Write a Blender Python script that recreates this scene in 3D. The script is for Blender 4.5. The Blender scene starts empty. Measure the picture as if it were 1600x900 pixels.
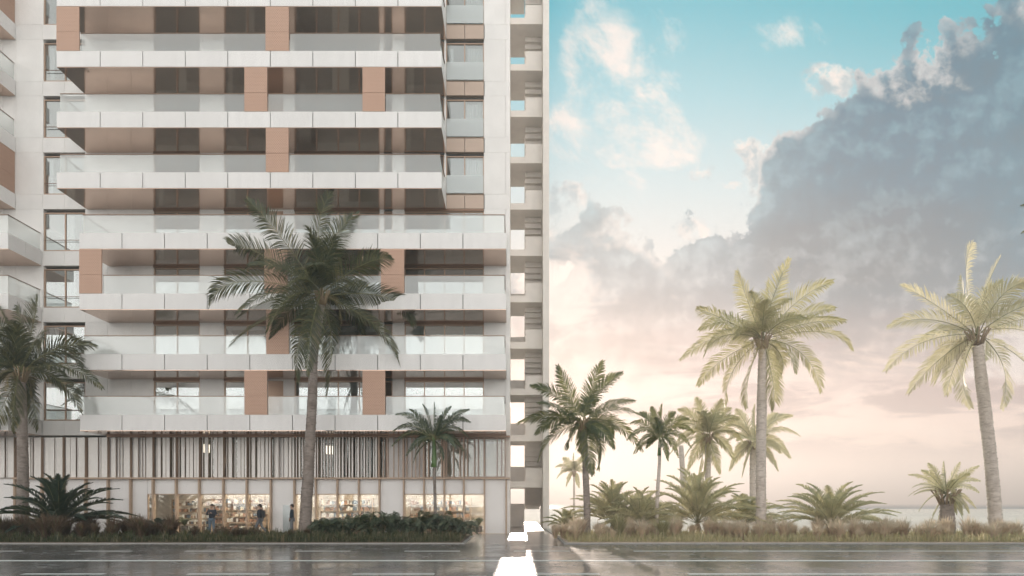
import bpy, bmesh, math, random
import numpy as np
from mathutils import Vector, Matrix, Quaternion

R = math.radians
SC = bpy.context.scene
COL = SC.collection
rng = random.Random(7)

# ------------------------------------------------------------------ camera
CAM_H, F, HX, HY = 1.85, 967.0, 800.0, 786.0
cam_d = bpy.data.cameras.new('camera')
cam = bpy.data.objects.new('camera', cam_d)
COL.objects.link(cam)
cam.location = (0, 0, CAM_H)
cam.rotation_euler = (R(90), 0, 0)
cam_d.sensor_width = 36
cam_d.lens = 36 * F / 1600
cam_d.shift_y = (HY - 450) / 1600
cam_d.clip_start = 0.1
cam_d.clip_end = 20000
SC.camera = cam

SC.view_settings.view_transform = 'Standard'
SC.view_settings.look = 'None'
SC.view_settings.gamma = 1
SC.view_settings.exposure = 0.25
SC.render.engine = 'CYCLES'
SC.cycles.use_denoising = True
SC.cycles.max_bounces = 8
SC.cycles.transparent_max_bounces = 24
SC.cycles.volume_bounces = 0
SC.cycles.caustics_reflective = True
SC.cycles.blur_glossy = 1.0
SC.cycles.caustics_refractive = False
SC.cycles.sample_clamp_indirect = 6

SUN_EL, SUN_AZ = 9.5, 0.8           # degrees; azimuth measured from +Y towards +X
SUN_STRENGTH = 5.0
SKY_BACK_FILL = 1.5
HAZE_DENSITY = 0.0031
HAZE_ANISO = 0.46

# ------------------------------------------------------------------ node helper
class S:
    """a socket with arithmetic, so that node maths reads like maths"""
    def __init__(s, nt, sock): s.nt, s.k = nt, sock
    def _m(s, op, *a, clamp=False):
        n = s.nt.nodes.new('ShaderNodeMath'); n.operation = op; n.use_clamp = clamp
        for i, v in enumerate((s,) + a):
            if isinstance(v, S): s.nt.links.new(v.k, n.inputs[i])
            else: n.inputs[i].default_value = v
        return S(s.nt, n.outputs[0])
    def __add__(s, o): return s._m('ADD', o)
    __radd__ = __add__
    def __mul__(s, o): return s._m('MULTIPLY', o)
    __rmul__ = __mul__
    def __sub__(s, o): return s._m('SUBTRACT', o)
    def __rsub__(s, o): return (s * -1.0) + o
    def __truediv__(s, o): return s._m('DIVIDE', o)
    def max(s, o): return s._m('MAXIMUM', o)
    def min(s, o): return s._m('MINIMUM', o)
    def abs(s): return s._m('ABSOLUTE')
    def pow(s, o): return s._m('POWER', o)
    def clamp(s): return s._m('ADD', 0.0, clamp=True)
    def step(s, a, b):
        n = s.nt.nodes.new('ShaderNodeMapRange'); n.interpolation_type = 'SMOOTHSTEP'
        s.nt.links.new(s.k, n.inputs['Value'])
        n.inputs['From Min'].default_value = a; n.inputs['From Max'].default_value = b
        return S(s.nt, n.outputs[0])
    def curve(s, pts):
        """piecewise-linear/soft curve through pts (x ascending)"""
        n = s.nt.nodes.new('ShaderNodeValToRGB')
        lo, hi = pts[0][0], pts[-1][0]
        ymax = max(p[1] for p in pts)
        f = (s - lo) / (hi - lo)
        s.nt.links.new(f.k, n.inputs[0])
        cr = n.color_ramp; cr.interpolation = 'EASE' if False else 'B_SPLINE' if False else 'LINEAR'
        while len(cr.elements) < len(pts): cr.elements.new(0.5)
        for e, (x, y) in zip(cr.elements, pts):
            e.position = (x - lo) / (hi - lo); e.color = (y / ymax,) * 3 + (1,)
        return S(s.nt, n.outputs[0]) * ymax

def comb(nt, x, y, z):
    n = nt.nodes.new('ShaderNodeCombineXYZ')
    for i, v in enumerate((x, y, z)):
        if isinstance(v, S): nt.links.new(v.k, n.inputs[i])
        else: n.inputs[i].default_value = v
    return n.outputs[0]

def noise(nt, vec, scale, detail=6, rough=0.55, dist=0.0, color=False):
    n = nt.nodes.new('ShaderNodeTexNoise')
    if vec is not None: nt.links.new(vec, n.inputs['Vector'])
    n.inputs['Scale'].default_value = scale; n.inputs['Detail'].default_value = detail
    n.inputs['Roughness'].default_value = rough; n.inputs['Distortion'].default_value = dist
    return S(nt, n.outputs['Fac'])

def mixc(nt, fac, a, b, mode='MIX'):
    n = nt.nodes.new('ShaderNodeMix'); n.data_type = 'RGBA'; n.blend_type = mode
    for sock, v in ((n.inputs[0], fac), (n.inputs[6], a), (n.inputs[7], b)):
        if isinstance(v, S): nt.links.new(v.k, sock)
        elif hasattr(v, 'is_linked'): nt.links.new(v, sock)
        elif isinstance(v, (int, float)): sock.default_value = v
        else: sock.default_value = tuple(v) + (1,)
    return n.outputs[2]

def srgb(r, g, b):
    f = lambda c: c / 12.92 if c <= 0.04045 else ((c + 0.055) / 1.055) ** 2.4
    return tuple(f(v / 255) for v in (r, g, b))

# ------------------------------------------------------------------ world: sky with clouds, a function of direction only
def build_world():
    w = bpy.data.worlds.new('World'); SC.world = w; w.use_nodes = True
    nt = w.node_tree; nt.nodes.clear()
    out = nt.nodes.new('ShaderNodeOutputWorld')
    tc = nt.nodes.new('ShaderNodeTexCoord')
    sep = nt.nodes.new('ShaderNodeSeparateXYZ'); nt.links.new(tc.outputs['Generated'], sep.inputs[0])
    dx, dy, dz = (S(nt, sep.outputs[i]) for i in range(3))
    yy = dy.max(0.12)
    u = (dx / yy).min(3.0).max(-3.0)
    v = (dz / yy).min(3.0).max(0.0)
    P = comb(nt, u, v, 0.0)
    Pst = comb(nt, u, v * 5.0, 3.0)
    Pci = comb(nt, u + v * 0.35, v * 1.0, 9.0)
    # clear sky
    t = v / 0.8
    ramp = nt.nodes.new('ShaderNodeValToRGB'); nt.links.new(t.k, ramp.inputs[0])
    cr = ramp.color_ramp
    stops = [(0.0, srgb(248, 212, 192)), (0.10, srgb(250, 217, 198)), (0.28, srgb(242, 211, 200)), (0.46, srgb(216, 212, 208)),
             (0.64, srgb(190, 209, 213)), (0.82, srgb(150, 198, 208)), (1.0, srgb(92, 178, 194))]
    while len(cr.elements) < len(stops): cr.elements.new(0.5)
    for e, (p, c) in zip(cr.elements, stops): e.position = p; e.color = c + (1,)
    clear = ramp.outputs[0]
    teal = (u.step(0.15, 0.85) * v.step(0.52, 0.86)).clamp()
    clear = mixc(nt, teal, clear, srgb(20, 165, 182))
    # high thin cirrus
    n1 = noise(nt, Pci, 10.0, 12, 0.66, 0.22)
    n2 = noise(nt, P, 3.1, 3, 0.5, 0.3)
    def blob(cu, cv, ru, rv):
        a = (u - cu) / ru; b = (v - cv) / rv
        return (1.0 - (a * a + b * b)).max(0.0)
    reg = blob(.19, .64, .15, .26) + blob(.13, .605, .16, .07) * 0.9 + blob(.42, .76, .2, .06) * .7 + blob(.12, .75, .08, .12) * .7 + blob(.30, .575, .14, .05) * .6
    cir = (n1 * 1.0 + reg.min(1.0) * 0.42 + n2 * 0.3 - 0.93).step(0.0, 0.3) * reg.min(1.0).step(0.0, 0.35)
    sky = mixc(nt, (cir * 0.85).clamp(), clear, srgb(246, 230, 221))
    # loose puffs
    reg2 = (blob(.30, .535, .06, .03) + blob(.385, .575, .06, .03) + blob(.40, .523, .05, .045) * 1.3 + blob(.09, .49, .055, .05) * 1.2 +
            blob(.35, .512, .025, .012) + blob(.29, .44, .05, .035) * 1.2 + blob(.51, .685, .07, .05) * 1.3 + blob(.075, .42, .07, .06) * 1.2)
    np_ = noise(nt, P, 17.0, 12, 0.68, 0.1)
    pf = (np_ * 1.7 + reg2.min(1.0) * 0.55 - 1.22).step(0.0, 0.30)
    pshade = noise(nt, comb(nt, u + .013, v - .02, 0.0), 17.0, 5, 0.55, 0.25)
    pcol = mixc(nt, (np_ - pshade + 0.42).step(0.25, 0.55), srgb(252, 232, 220), srgb(160, 176, 182))
    sky = mixc(nt, pf * 0.85, sky, pcol)
    # the great cumulus bank
    w1 = noise(nt, P, 5.0, 4, 0.5) - 0.5
    w2 = noise(nt, comb(nt, u, v, 5.5), 5.0, 4, 0.5) - 0.5
    uw = u + w1 * 0.10
    edge = uw.curve([(-1.5, .30), (-.2, .34), (.03, .35), (.07, .375), (.12, .455), (.20, .462), (.245, .40), (.30, .455), (.385, .465), (.40, .54), (.425, .60),
                     (.50, .625), (.525, .705), (.68, .735), (.76, .755), (.83, .79), (1.1, .86), (3.0, 1.0)])
    def billow(px, py, pz):
        vec = comb(nt, px, py, pz)
        b = None
        for sc, am in ((9.0, .5), (19.0, .27), (41.0, .15), (90.0, .07)):
            n = nt.nodes.new('ShaderNodeTexVoronoi'); n.voronoi_dimensions = '2D'; n.feature = 'SMOOTH_F1'
            n.inputs['Scale'].default_value = sc; n.inputs['Smoothness'].default_value = .6
            nt.links.new(vec, n.inputs['Vector'])
            k = (1.0 - S(nt, n.outputs['Distance']) * 1.25) * am
            b = k if b is None else b + k
        return b
    bu, bv = u + w1 * .05 + (noise(nt, P, 26, 4, .6) - .5) * .03, v + w2 * .05 + (noise(nt, comb(nt, u, v, 8.), 26, 4, .6) - .5) * .03
    bl = billow(bu, bv, 0.0)
    bls = billow(bu - 0.012, bv + 0.016, 0.0)       # towards the lit side
    fine = noise(nt, P, 20.0, 12, 0.70, 0.1)
    d = edge - v + (noise(nt, P, 3.4, 3, .5) - 0.5) * 0.16 + 0.012 + (bl - 0.42) * 0.17 + (fine - 0.5) * 0.15
    mask = d.step(0.0, 0.020)
    s1 = u.step(0.08, 0.62); s2 = v.step(0.20, 0.56)
    c_top = mixc(nt, s1, srgb(140, 166, 174), srgb(0, 92, 120))
    c_mid = mixc(nt, s1, srgb(138, 138, 146), srgb(84, 104, 116))
    body = mixc(nt, s2, c_mid, c_top)
    c_low = mixc(nt, s1, srgb(222, 200, 192), srgb(168, 150, 150))
    body = mixc(nt, v.step(0.18, 0.36), c_low, body)
    far = (u.step(.66, .86) * v.step(.25, .5)).clamp()
    body = mixc(nt, far * .92, body, srgb(0, 100, 126))
    dark = (blob(.60, .42, .22, .10) + blob(.50, .40, .16, .06)).min(1.0)
    body = mixc(nt, dark * .55, body, srgb(64, 80, 92))
    # relief of the billows
    rel = (bl - bls) * 1.9 + (fine - .5) * .95 + (noise(nt, P, 5.5, 8, .6, .5) - .5) * 1.25
    lightc = mixc(nt, s2, srgb(238, 226, 220), srgb(140, 186, 198))
    soft = (1.0 - s1 * .40)
    body = mixc(nt, ((rel * 1.0).max(0.0) * soft * 1.0).min(.6), body, lightc)
    body = mixc(nt, ((rel * -1.0).max(0.0) * 1.05).min(.5), body, mixc(nt, 0.6, body, srgb(40, 74, 92)))
    rim = (1.0 - d.step(0.008, 0.06)) * (noise(nt, P, 8, 3, .5)).step(.42, .62)
    body = mixc(nt, rim * .55, body, srgb(246, 236, 228))
    base_fade = v.step(0.10, 0.25)
    sky = mixc(nt, mask * (base_fade * .97), sky, body)
    # pink opening low in the bank
    gap = (noise(nt, comb(nt, u, v * 1.5, 2.0), 8.0, 8, .6, .5) + blob(.13, .33, .15, .1) * .18 + blob(.06, .38, .09, .1) * .15).step(.60, .78) * (1.0 - u.step(.2, .55)) * (1.0 - v.step(.36, .46))
    sky = mixc(nt, gap * .6, sky, srgb(250, 234, 224))
    # layered stratus towards the horizon
    ns = noise(nt, Pst, 4.2, 9, 0.6, 0.45)
    bandreg = (v.step(0.045, 0.11) * (1.0 - v.step(0.20, 0.33))) * u.step(.0, .35)
    st = ns.step(.45, .58) * bandreg
    sky = mixc(nt, st * .9, sky, srgb(138, 112, 116))
    st2 = (1.0 - ns).step(.54, .68) * bandreg
    sky = mixc(nt, st2 * .55, sky, srgb(250, 226, 210))
    # bright patch beneath the bank on the right
    sw = (noise(nt, comb(nt, u, v * 2.4, 4.0), 8.0, 8, .62, .4) + blob(.80, .22, .2, .09) * .25).step(.62, .80) * u.step(.55, .7) * (1. - v.step(.26, .33))
    sky = mixc(nt, sw * .7, sky, srgb(244, 236, 230))
    # physical sky underneath it all
    ns_ = nt.nodes.new('ShaderNodeTexSky'); ns_.sky_type = 'NISHITA'; ns_.sun_disc = False
    ns_.sun_elevation = R(SUN_EL); ns_.sun_rotation = R(SUN_AZ); ns_.air_density = 1.0; ns_.dust_density = 2.0
    sc_ = nt.nodes.new('ShaderNodeVectorMath'); sc_.operation = 'SCALE'; sc_.inputs['Scale'].default_value = 0.10
    nt.links.new(ns_.outputs[0], sc_.inputs[0])
    front = mixc(nt, 0.965, sc_.outputs[0], sky)
    # unseen sky behind the camera: broken overcast, brightened to front-light the facade
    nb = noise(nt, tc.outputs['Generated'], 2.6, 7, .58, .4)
    backc = mixc(nt, nb.step(.28, .80), tuple(c * SKY_BACK_FILL for c in (0.82, 0.83, 0.83)), tuple(c * SKY_BACK_FILL for c in (1.13, 1.08, 1.02)))
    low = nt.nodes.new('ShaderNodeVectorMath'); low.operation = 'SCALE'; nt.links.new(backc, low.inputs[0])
    glow = (1.0 - dz.max(0.0)).pow(4.0) * (dy * -1.0).max(0.0) * 4.6 + 0.55  # added low glow that lights the walls under the balconies
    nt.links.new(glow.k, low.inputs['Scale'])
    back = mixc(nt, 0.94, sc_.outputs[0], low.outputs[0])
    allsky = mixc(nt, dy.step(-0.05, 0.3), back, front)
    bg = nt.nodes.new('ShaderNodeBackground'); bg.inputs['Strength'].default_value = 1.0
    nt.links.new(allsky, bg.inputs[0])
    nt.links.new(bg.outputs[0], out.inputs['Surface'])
    w.cycles.sampling_method = 'MANUAL'; w.cycles.sample_map_resolution = 512
build_world()

sd = bpy.data.lights.new('sun', 'SUN'); sd.energy = SUN_STRENGTH; sd.angle = R(0.5); sd.color = (1.0, 0.84, 0.72)
sun = bpy.data.objects.new('sun', sd); COL.objects.link(sun)
sdir = Vector((math.sin(R(SUN_AZ)) * math.cos(R(SUN_EL)), math.cos(R(SUN_AZ)) * math.cos(R(SUN_EL)), math.sin(R(SUN_EL))))
sun.rotation_euler = (-sdir).to_track_quat('-Z', 'Y').to_euler()
sun.location = (20, 60, 60)

# ------------------------------------------------------------------ mesh helpers
def X(px, D): return (px - HX) / F * D
def Z(py, D): return CAM_H + (HY - py) / F * D
def PX(px, py, D): return Vector((X(px, D), D, Z(py, D)))

class MB:
    def __init__(s): s.v, s.f, s.m, s.sm = [], [], [], []
    def box(s, x0, x1, y0, y1, z0, z1, m=0):
        if x1 < x0: x0, x1 = x1, x0
        if y1 < y0: y0, y1 = y1, y0
        if z1 < z0: z0, z1 = z1, z0
        b = len(s.v)
        s.v += [(x0, y0, z0), (x1, y0, z0), (x1, y1, z0), (x0, y1, z0), (x0, y0, z1), (x1, y0, z1), (x1, y1, z1), (x0, y1, z1)]
        for q in ((0, 3, 2, 1), (4, 5, 6, 7), (0, 1, 5, 4), (1, 2, 6, 5), (2, 3, 7, 6), (3, 0, 4, 7)):
            s.f.append(tuple(b + i for i in q)); s.m.append(m); s.sm.append(False)
        return s
    def face(s, pts, m=0, smooth=False):
        b = len(s.v); s.v += [tuple(p) for p in pts]; s.f.append(tuple(range(b, b + len(pts)))); s.m.append(m); s.sm.append(smooth)
    def tube(s, pts, radii, n=8, m=0, cap=True, smooth=True):
        pts = [Vector(p) for p in pts]
        ref = None; rings = []
        for i, p in enumerate(pts):
            t = (pts[min(i + 1, len(pts) - 1)] - pts[max(i - 1, 0)]).normalized()
            if ref is None:
                ref = t.orthogonal().normalized()
            ref = (ref - t * ref.dot(t)).normalized(); bi = t.cross(ref)
            r = radii[i] if hasattr(radii, '__len__') else radii
            b = len(s.v)
            for k in range(n):
                a = 2 * math.pi * k / n
                s.v.append(tuple(p + (ref * math.cos(a) + bi * math.sin(a)) * r))
            rings.append(b)
        for a, b in zip(rings, rings[1:]):
            for k in range(n):
                s.f.append((a + k, a + (k + 1) % n, b + (k + 1) % n, b + k)); s.m.append(m); s.sm.append(smooth)
        if cap:
            s.f.append(tuple(rings[0] + k for k in range(n))[::-1]); s.m.append(m); s.sm.append(False)
            s.f.append(tuple(rings[-1] + k for k in range(n))); s.m.append(m); s.sm.append(False)
        return s
    def ball(s, c, r, n=10, m=0, sz=1.0):
        pts = []; rr = []
        k = max(5, n // 2)
        for i in range(k + 1):
            a = math.pi * (i / k) ; pts.append((c[0], c[1], c[2] - math.cos(a) * r * sz)); rr.append(max(1e-3, math.sin(a) * r))
        return s.tube(pts, rr, n, m, cap=False)
    def build(s, name, mats, parent=None):
        me = bpy.data.meshes.new(name)
        me.from_pydata(s.v, [], s.f)
        mats = mats if isinstance(mats, (list, tuple)) else [mats]
        for m in mats: me.materials.append(m)
        if len(mats) > 1: me.polygons.foreach_set('material_index', s.m)
        me.polygons.foreach_set('use_smooth', s.sm)
        me.update()
        o = bpy.data.objects.new(name, me); COL.objects.link(o)
        if parent is not None:
            o.parent = parent
            o.matrix_parent_inverse = world_of(parent).inverted()
        return o

def world_of(o):
    m = o.matrix_basis.copy()
    if o.parent is not None: m = world_of(o.parent) @ o.matrix_parent_inverse @ m
    return m

def tag(o, label=None, cat=None, group=None, kind=None):
    if label: o['label'] = label
    if cat: o['category'] = cat
    if group: o['group'] = group
    if kind: o['kind'] = kind
    return o
def thing(name, label, cat, loc=(0, 0, 0), group=None):
    o = bpy.data.objects.new(name, None); COL.objects.link(o); o.location = loc; o.empty_display_size = .3
    return tag(o, label, cat, group)
def copy_thing(src, loc, rz, scale, label=None, group=None):
    r = src.copy(); COL.objects.link(r); r.location = loc; r.rotation_euler = (0, 0, rz); r.scale = (scale,) * 3 if not hasattr(scale, '__len__') else scale
    if label: r['label'] = label
    if group: r['group'] = group
    for ch in src.children:
        c = ch.copy(); COL.objects.link(c); c.parent = r
    return r

# ------------------------------------------------------------------ materials
def mat(name, col, rough=.6, metal=0.0, spec=.5, var=0.0, vscale=3.0, stretch=(1, 1, 1), bump=0.0, bscale=30.0, col2=None, coat=0.0, panels=0.0):
    m = bpy.data.materials.new(name); m.use_nodes = True
    nt = m.node_tree; b = nt.nodes['Principled BSDF']
    b.inputs['Base Color'].default_value = tuple(col) + (1,)
    b.inputs['Roughness'].default_value = rough; b.inputs['Metallic'].default_value = metal
    b.inputs['Specular IOR Level'].default_value = spec
    b.inputs['Coat Weight'].default_value = coat
    if var or bump or col2:
        tc = nt.nodes.new('ShaderNodeTexCoord'); mp = nt.nodes.new('ShaderNodeMapping'); mp.inputs['Scale'].default_value = stretch
        nt.links.new(tc.outputs['Object'], mp.inputs[0])
        n = noise(nt, mp.outputs[0], vscale, 8, .62, .2)
        if col2 is None: col2 = tuple(c * (1 - var) for c in col); 
        c = mixc(nt, n.step(.3, .72), col, col2)
        if panels:
            gi = nt.nodes.new('ShaderNodeNewGeometry')
            c = mixc(nt, S(nt, gi.outputs['Random Per Island']) * panels, c, tuple(q * .72 for q in col))
        nt.links.new(c, b.inputs['Base Color'])
        if bump:
            nb = noise(nt, mp.outputs[0], bscale, 6, .6)
            bp = nt.nodes.new('ShaderNodeBump'); bp.inputs['Strength'].default_value = bump; bp.inputs['Distance'].default_value = .03
            nt.links.new(nb.k, bp.inputs['Height']); nt.links.new(bp.outputs[0], b.inputs['Normal'])
            r = (n * .25 + (rough - .12)).clamp(); nt.links.new(r.k, b.inputs['Roughness'])
    return m

def glass_mat(name, tint, refl, rough=0.0, milk=0.0, milkcol=(.8, .85, .85)):
    m = bpy.data.materials.new(name); m.use_nodes = True
    nt = m.node_tree; nt.nodes.clear()
    out = nt.nodes.new('ShaderNodeOutputMaterial')
    tr = nt.nodes.new('ShaderNodeBsdfTransparent'); tr.inputs[0].default_value = tuple(tint) + (1,)
    gl = nt.nodes.new('ShaderNodeBsdfGlossy'); gl.inputs['Roughness'].default_value = rough; gl.inputs['Color'].default_value = (.93, .98, .97, 1)
    fr = nt.nodes.new('ShaderNodeFresnel'); fr.inputs[0].default_value = 1.5
    fac = (S(nt, fr.outputs[0]) * .9 + refl).clamp()
    mx = nt.nodes.new('ShaderNodeMixShader'); nt.links.new(fac.k, mx.inputs[0])
    base = tr.outputs[0]
    if milk:
        df = nt.nodes.new('ShaderNodeBsdfDiffuse'); df.inputs[0].default_value = tuple(milkcol) + (1,)
        tl = nt.nodes.new('ShaderNodeBsdfTranslucent'); tl.inputs[0].default_value = tuple(milkcol) + (1,)
        a = nt.nodes.new('ShaderNodeMixShader'); a.inputs[0].default_value = .4
        nt.links.new(df.outputs[0], a.inputs[1]); nt.links.new(tl.outputs[0], a.inputs[2])
        mm = nt.nodes.new('ShaderNodeMixShader'); mm.inputs[0].default_value = milk
        nt.links.new(base, mm.inputs[1]); nt.links.new(a.outputs[0], mm.inputs[2]); base = mm.outputs[0]
    nt.links.new(base, mx.inputs[1]); nt.links.new(gl.outputs[0], mx.inputs[2])
    nt.links.new(mx.outputs[0], out.inputs[0])
    return m

def emit_mat(name, col, st):
    m = bpy.data.materials.new(name); m.use_nodes = True
    b = m.node_tree.nodes['Principled BSDF']
    b.inputs['Base Color'].default_value = tuple(col) + (1,); b.inputs['Emission Color'].default_value = tuple(col) + (1,); b.inputs['Emission Strength'].default_value = st
    return m

def leaf_mat(name, c1, c2, c3, transl=.4, tcol=(.35, .38, .06), rough=.42):
    """c1..c3: colours that single leaflets take at random"""
    m = bpy.data.materials.new(name); m.use_nodes = True
    nt = m.node_tree; b = nt.nodes['Principled BSDF']; out = nt.nodes['Material Output']
    g = nt.nodes.new('ShaderNodeNewGeometry'); rmp = nt.nodes.new('ShaderNodeValToRGB')
    nt.links.new(g.outputs['Random Per Island'], rmp.inputs[0])
    cr = rmp.color_ramp
    for p, c in ((0.0, c1), (.6, c2), (1.0, c3)):
        if p == 0: e = cr.elements[0]
        elif p == 1: e = cr.elements[-1]
        else: e = cr.elements.new(p)
        e.position = p; e.color = tuple(c) + (1,)
    nt.links.new(rmp.outputs[0], b.inputs['Base Color'])
    b.inputs['Roughness'].default_value = rough; b.inputs['Specular IOR Level'].default_value = .45
    tl = nt.nodes.new('ShaderNodeBsdfTranslucent')
    tcc = mixc(nt, .55, rmp.outputs[0], tcol)
    nt.links.new(tcc, tl.inputs[0])
    mx = nt.nodes.new('ShaderNodeMixShader'); mx.inputs[0].default_value = transl
    nt.links.new(b.outputs[0], mx.inputs[1]); nt.links.new(tl.outputs[0], mx.inputs[2]); nt.links.new(mx.outputs[0], out.inputs[0])
    return m

M = {}
M['fascia'] = mat('fascia_concrete', (.79, .78, .765), .42, var=.07, vscale=1.2, stretch=(2.5, 1, .4), panels=.28)
M['wall'] = mat('wall_panel', (.83, .815, .79), .5, panels=.25, var=.10, vscale=1.1, stretch=(1, 1, .6))
M['joint'] = mat('joint', (.16, .15, .145), .9)
M['bronze'] = mat('bronze', (.20, .125, .085), .35, .55)
M['bronze_light'] = mat('bronze_light', (.42, .29, .21), .4, .4)
M['soffit'] = mat('soffit_bronze', (.62, .46, .37), .13, .85, var=.10, vscale=.8)
M['spandrel'] = mat('spandrel', (.52, .40, .32), .45, .1, panels=.3, var=.06)
M['timber'] = mat('timber', (.50, .37, .27), .55, var=.2, vscale=6, stretch=(6, 6, .4))
M['fin_white'] = mat('fin_white', (.86, .83, .79), .5, var=.06)
M['fin_brown'] = mat('fin_brown', (.47, .335, .25), .55, var=.2, stretch=(6, 6, .4))
M['white_panel'] = mat('white_panel', (.80, .785, .77), .35, var=.03, vscale=.7)
M['room'] = mat('room', (.55, .53, .51), .8, var=.1)
M['room_dark'] = mat('room_dark', (.15, .13, .12), .8, var=.2)
M['room_warm'] = mat('room_warm', (.66, .58, .49), .7, var=.2, vscale=1.2)
M['curtain'] = mat('curtain', (.72, .73, .73), .9, var=.12, vscale=9, stretch=(8, 1, .02))
M['blind'] = mat('blind', (.42, .45, .45), .8, var=.1)
M['tower'] = mat('tower_concrete', (.85, .80, .745), .6, var=.1, vscale=1.5)
M['glass'] = glass_mat('window_glass', (.76, .82, .82), .36)
M['shop_glass'] = glass_mat('shop_glass', (.90, .93, .92), .10)
M['rail_glass'] = glass_mat('rail_glass', (.92, .96, .955), .08, .02, milk=.36, milkcol=(.93, .94, .93))
M['frost'] = glass_mat('frosted_glass', (.85, .9, .9), .08, .1, milk=.6, milkcol=(.88, .90, .90))
M['lamp'] = emit_mat('lamp_glow', (1, .88, .72), 42.0)
M['lamp_soft'] = emit_mat('lamp_glow_soft', (1, .86, .68), 16.0)
M['pendant'] = emit_mat('pendant_glow', (1, .86, .68), 1.7)
M['soil'] = mat('soil', (.16, .115, .085), .95, var=.4, vscale=2.0)
M['sandy_soil_lit'] = mat('sandy_soil_lit', (.50, .41, .33), .95, var=.35, vscale=1.5)  # sandy soil lightened so the sunlit bed reads brighter between blades
M['sand'] = mat('sand', (.80, .72, .63), .9, var=.12, vscale=.05)
M['kerb'] = mat('kerb_stone', (.30, .295, .28), .6, var=.15, vscale=2)
M['paint'] = mat('road_paint', (.80, .80, .78), .45, var=.12, vscale=5)
M['bark'] = None

def screen_mat():
    m = bpy.data.materials.new('perforated_screen'); m.use_nodes = True
    nt = m.node_tree; b = nt.nodes['Principled BSDF']
    tc = nt.nodes.new('ShaderNodeTexCoord')
    br = nt.nodes.new('ShaderNodeTexBrick'); br.offset = .5
    mp = nt.nodes.new('ShaderNodeMapping'); mp.inputs['Rotation'].default_value = (R(90), 0, 0)
    nt.links.new(tc.outputs['Object'], mp.inputs[0]); nt.links.new(mp.outputs[0], br.inputs[0])
    br.inputs['Scale'].default_value = 1.0; br.inputs['Brick Width'].default_value = .12; br.inputs['Row Height'].default_value = .075
    br.inputs['Mortar Size'].default_value = .016; br.inputs['Mortar Smooth'].default_value = .3
    br.inputs['Color1'].default_value = (.37, .22, .15, 1); br.inputs['Color2'].default_value = (.32, .19, .13, 1); br.inputs['Mortar'].default_value = (.54, .36, .27, 1)
    nt.links.new(br.outputs['Color'], b.inputs['Base Color'])
    b.inputs['Roughness'].default_value = .5; b.inputs['Metallic'].default_value = .15
    return m
M['screen'] = screen_mat()

def bark_mat(name, c1, c2, c3):
    m = bpy.data.materials.new(name); m.use_nodes = True
    nt = m.node_tree; b = nt.nodes['Principled BSDF']
    tc = nt.nodes.new('ShaderNodeTexCoord')
    n = noise(nt, tc.outputs['Object'], 2.2, 8, .65, .3)
    mp = nt.nodes.new('ShaderNodeMapping'); mp.inputs['Scale'].default_value = (2.5, 2.5, 9)
    nt.links.new(tc.outputs['Object'], mp.inputs[0])
    n2 = noise(nt, mp.outputs[0], 1.6, 7, .6, .6)
    c = mixc(nt, n.step(.35, .65), c1, c2); c = mixc(nt, n2.step(.48, .66) * .8, c, c3)
    nt.links.new(c, b.inputs['Base Color']); b.inputs['Roughness'].default_value = .85
    bp = nt.nodes.new('ShaderNodeBump'); bp.inputs['Strength'].default_value = .7; bp.inputs['Distance'].default_value = .05
    nt.links.new(n2.k, bp.inputs['Height']); nt.links.new(bp.outputs[0], b.inputs['Normal'])
    return m
M['bark'] = bark_mat('palm_bark', (.21, .175, .15), (.31, .265, .235), (.10, .08, .07))
M['bark_pale_lit'] = bark_mat('palm_bark_pale_sunlit', (.50, .44, .39), (.60, .54, .48), (.32, .27, .23))  # pale bark; sun and haze on the right-hand trunks put into its colour
M['bark_dark'] = bark_mat('slim_palm_bark', (.19, .16, .14), (.30, .26, .22), (.09, .075, .065))
M['shaft'] = mat('crownshaft', (.10, .19, .05), .4, var=.3, vscale=3)
M['rachis'] = mat('rachis', (.22, .22, .09), .5, var=.3, vscale=2)
M['rachis_dry'] = mat('rachis_dry', (.30, .22, .13), .6, var=.3, vscale=2)
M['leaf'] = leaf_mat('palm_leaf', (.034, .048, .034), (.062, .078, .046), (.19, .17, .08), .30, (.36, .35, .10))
M['leaf_lit'] = leaf_mat('palm_leaf_sunlit', (.24, .245, .13), (.36, .345, .19), (.52, .48, .29), .55, (.8, .73, .4))  # lit copy of the palm leaf, sunshine put into the colour
M['leaf_sunwash'] = leaf_mat('palm_leaf_sunwashed', (.46, .44, .28), (.58, .55, .36), (.70, .65, .46), .55, (.9, .82, .58))  # palest leaf copy; sun glare and haze painted into the colour
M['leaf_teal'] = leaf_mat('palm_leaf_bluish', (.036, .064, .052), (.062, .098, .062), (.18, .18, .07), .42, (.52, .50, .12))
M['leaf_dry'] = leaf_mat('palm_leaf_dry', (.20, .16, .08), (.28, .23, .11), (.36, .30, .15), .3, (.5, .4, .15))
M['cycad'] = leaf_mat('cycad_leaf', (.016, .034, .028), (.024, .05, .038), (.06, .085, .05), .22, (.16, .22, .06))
M['cycad_lit'] = leaf_mat('cycad_leaf_sunlit', (.34, .34, .21), (.46, .44, .27), (.60, .55, .38), .6, (.82, .76, .46))  # cycad leaf again, with sunlight painted in as a lighter colour
M['shrub'] = leaf_mat('shrub_leaf', (.024, .046, .034), (.045, .075, .05), (.15, .17, .10), .3, (.18, .24, .06))
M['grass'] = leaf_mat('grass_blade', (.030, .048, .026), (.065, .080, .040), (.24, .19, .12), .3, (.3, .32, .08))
M['grass_sun'] = leaf_mat('grass_blade_sunlit', (.26, .265, .13), (.42, .38, .22), (.60, .51, .36), .58, (.85, .76, .45))  # sunlit copy of the turf blades, brightness carried by the colour
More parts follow.
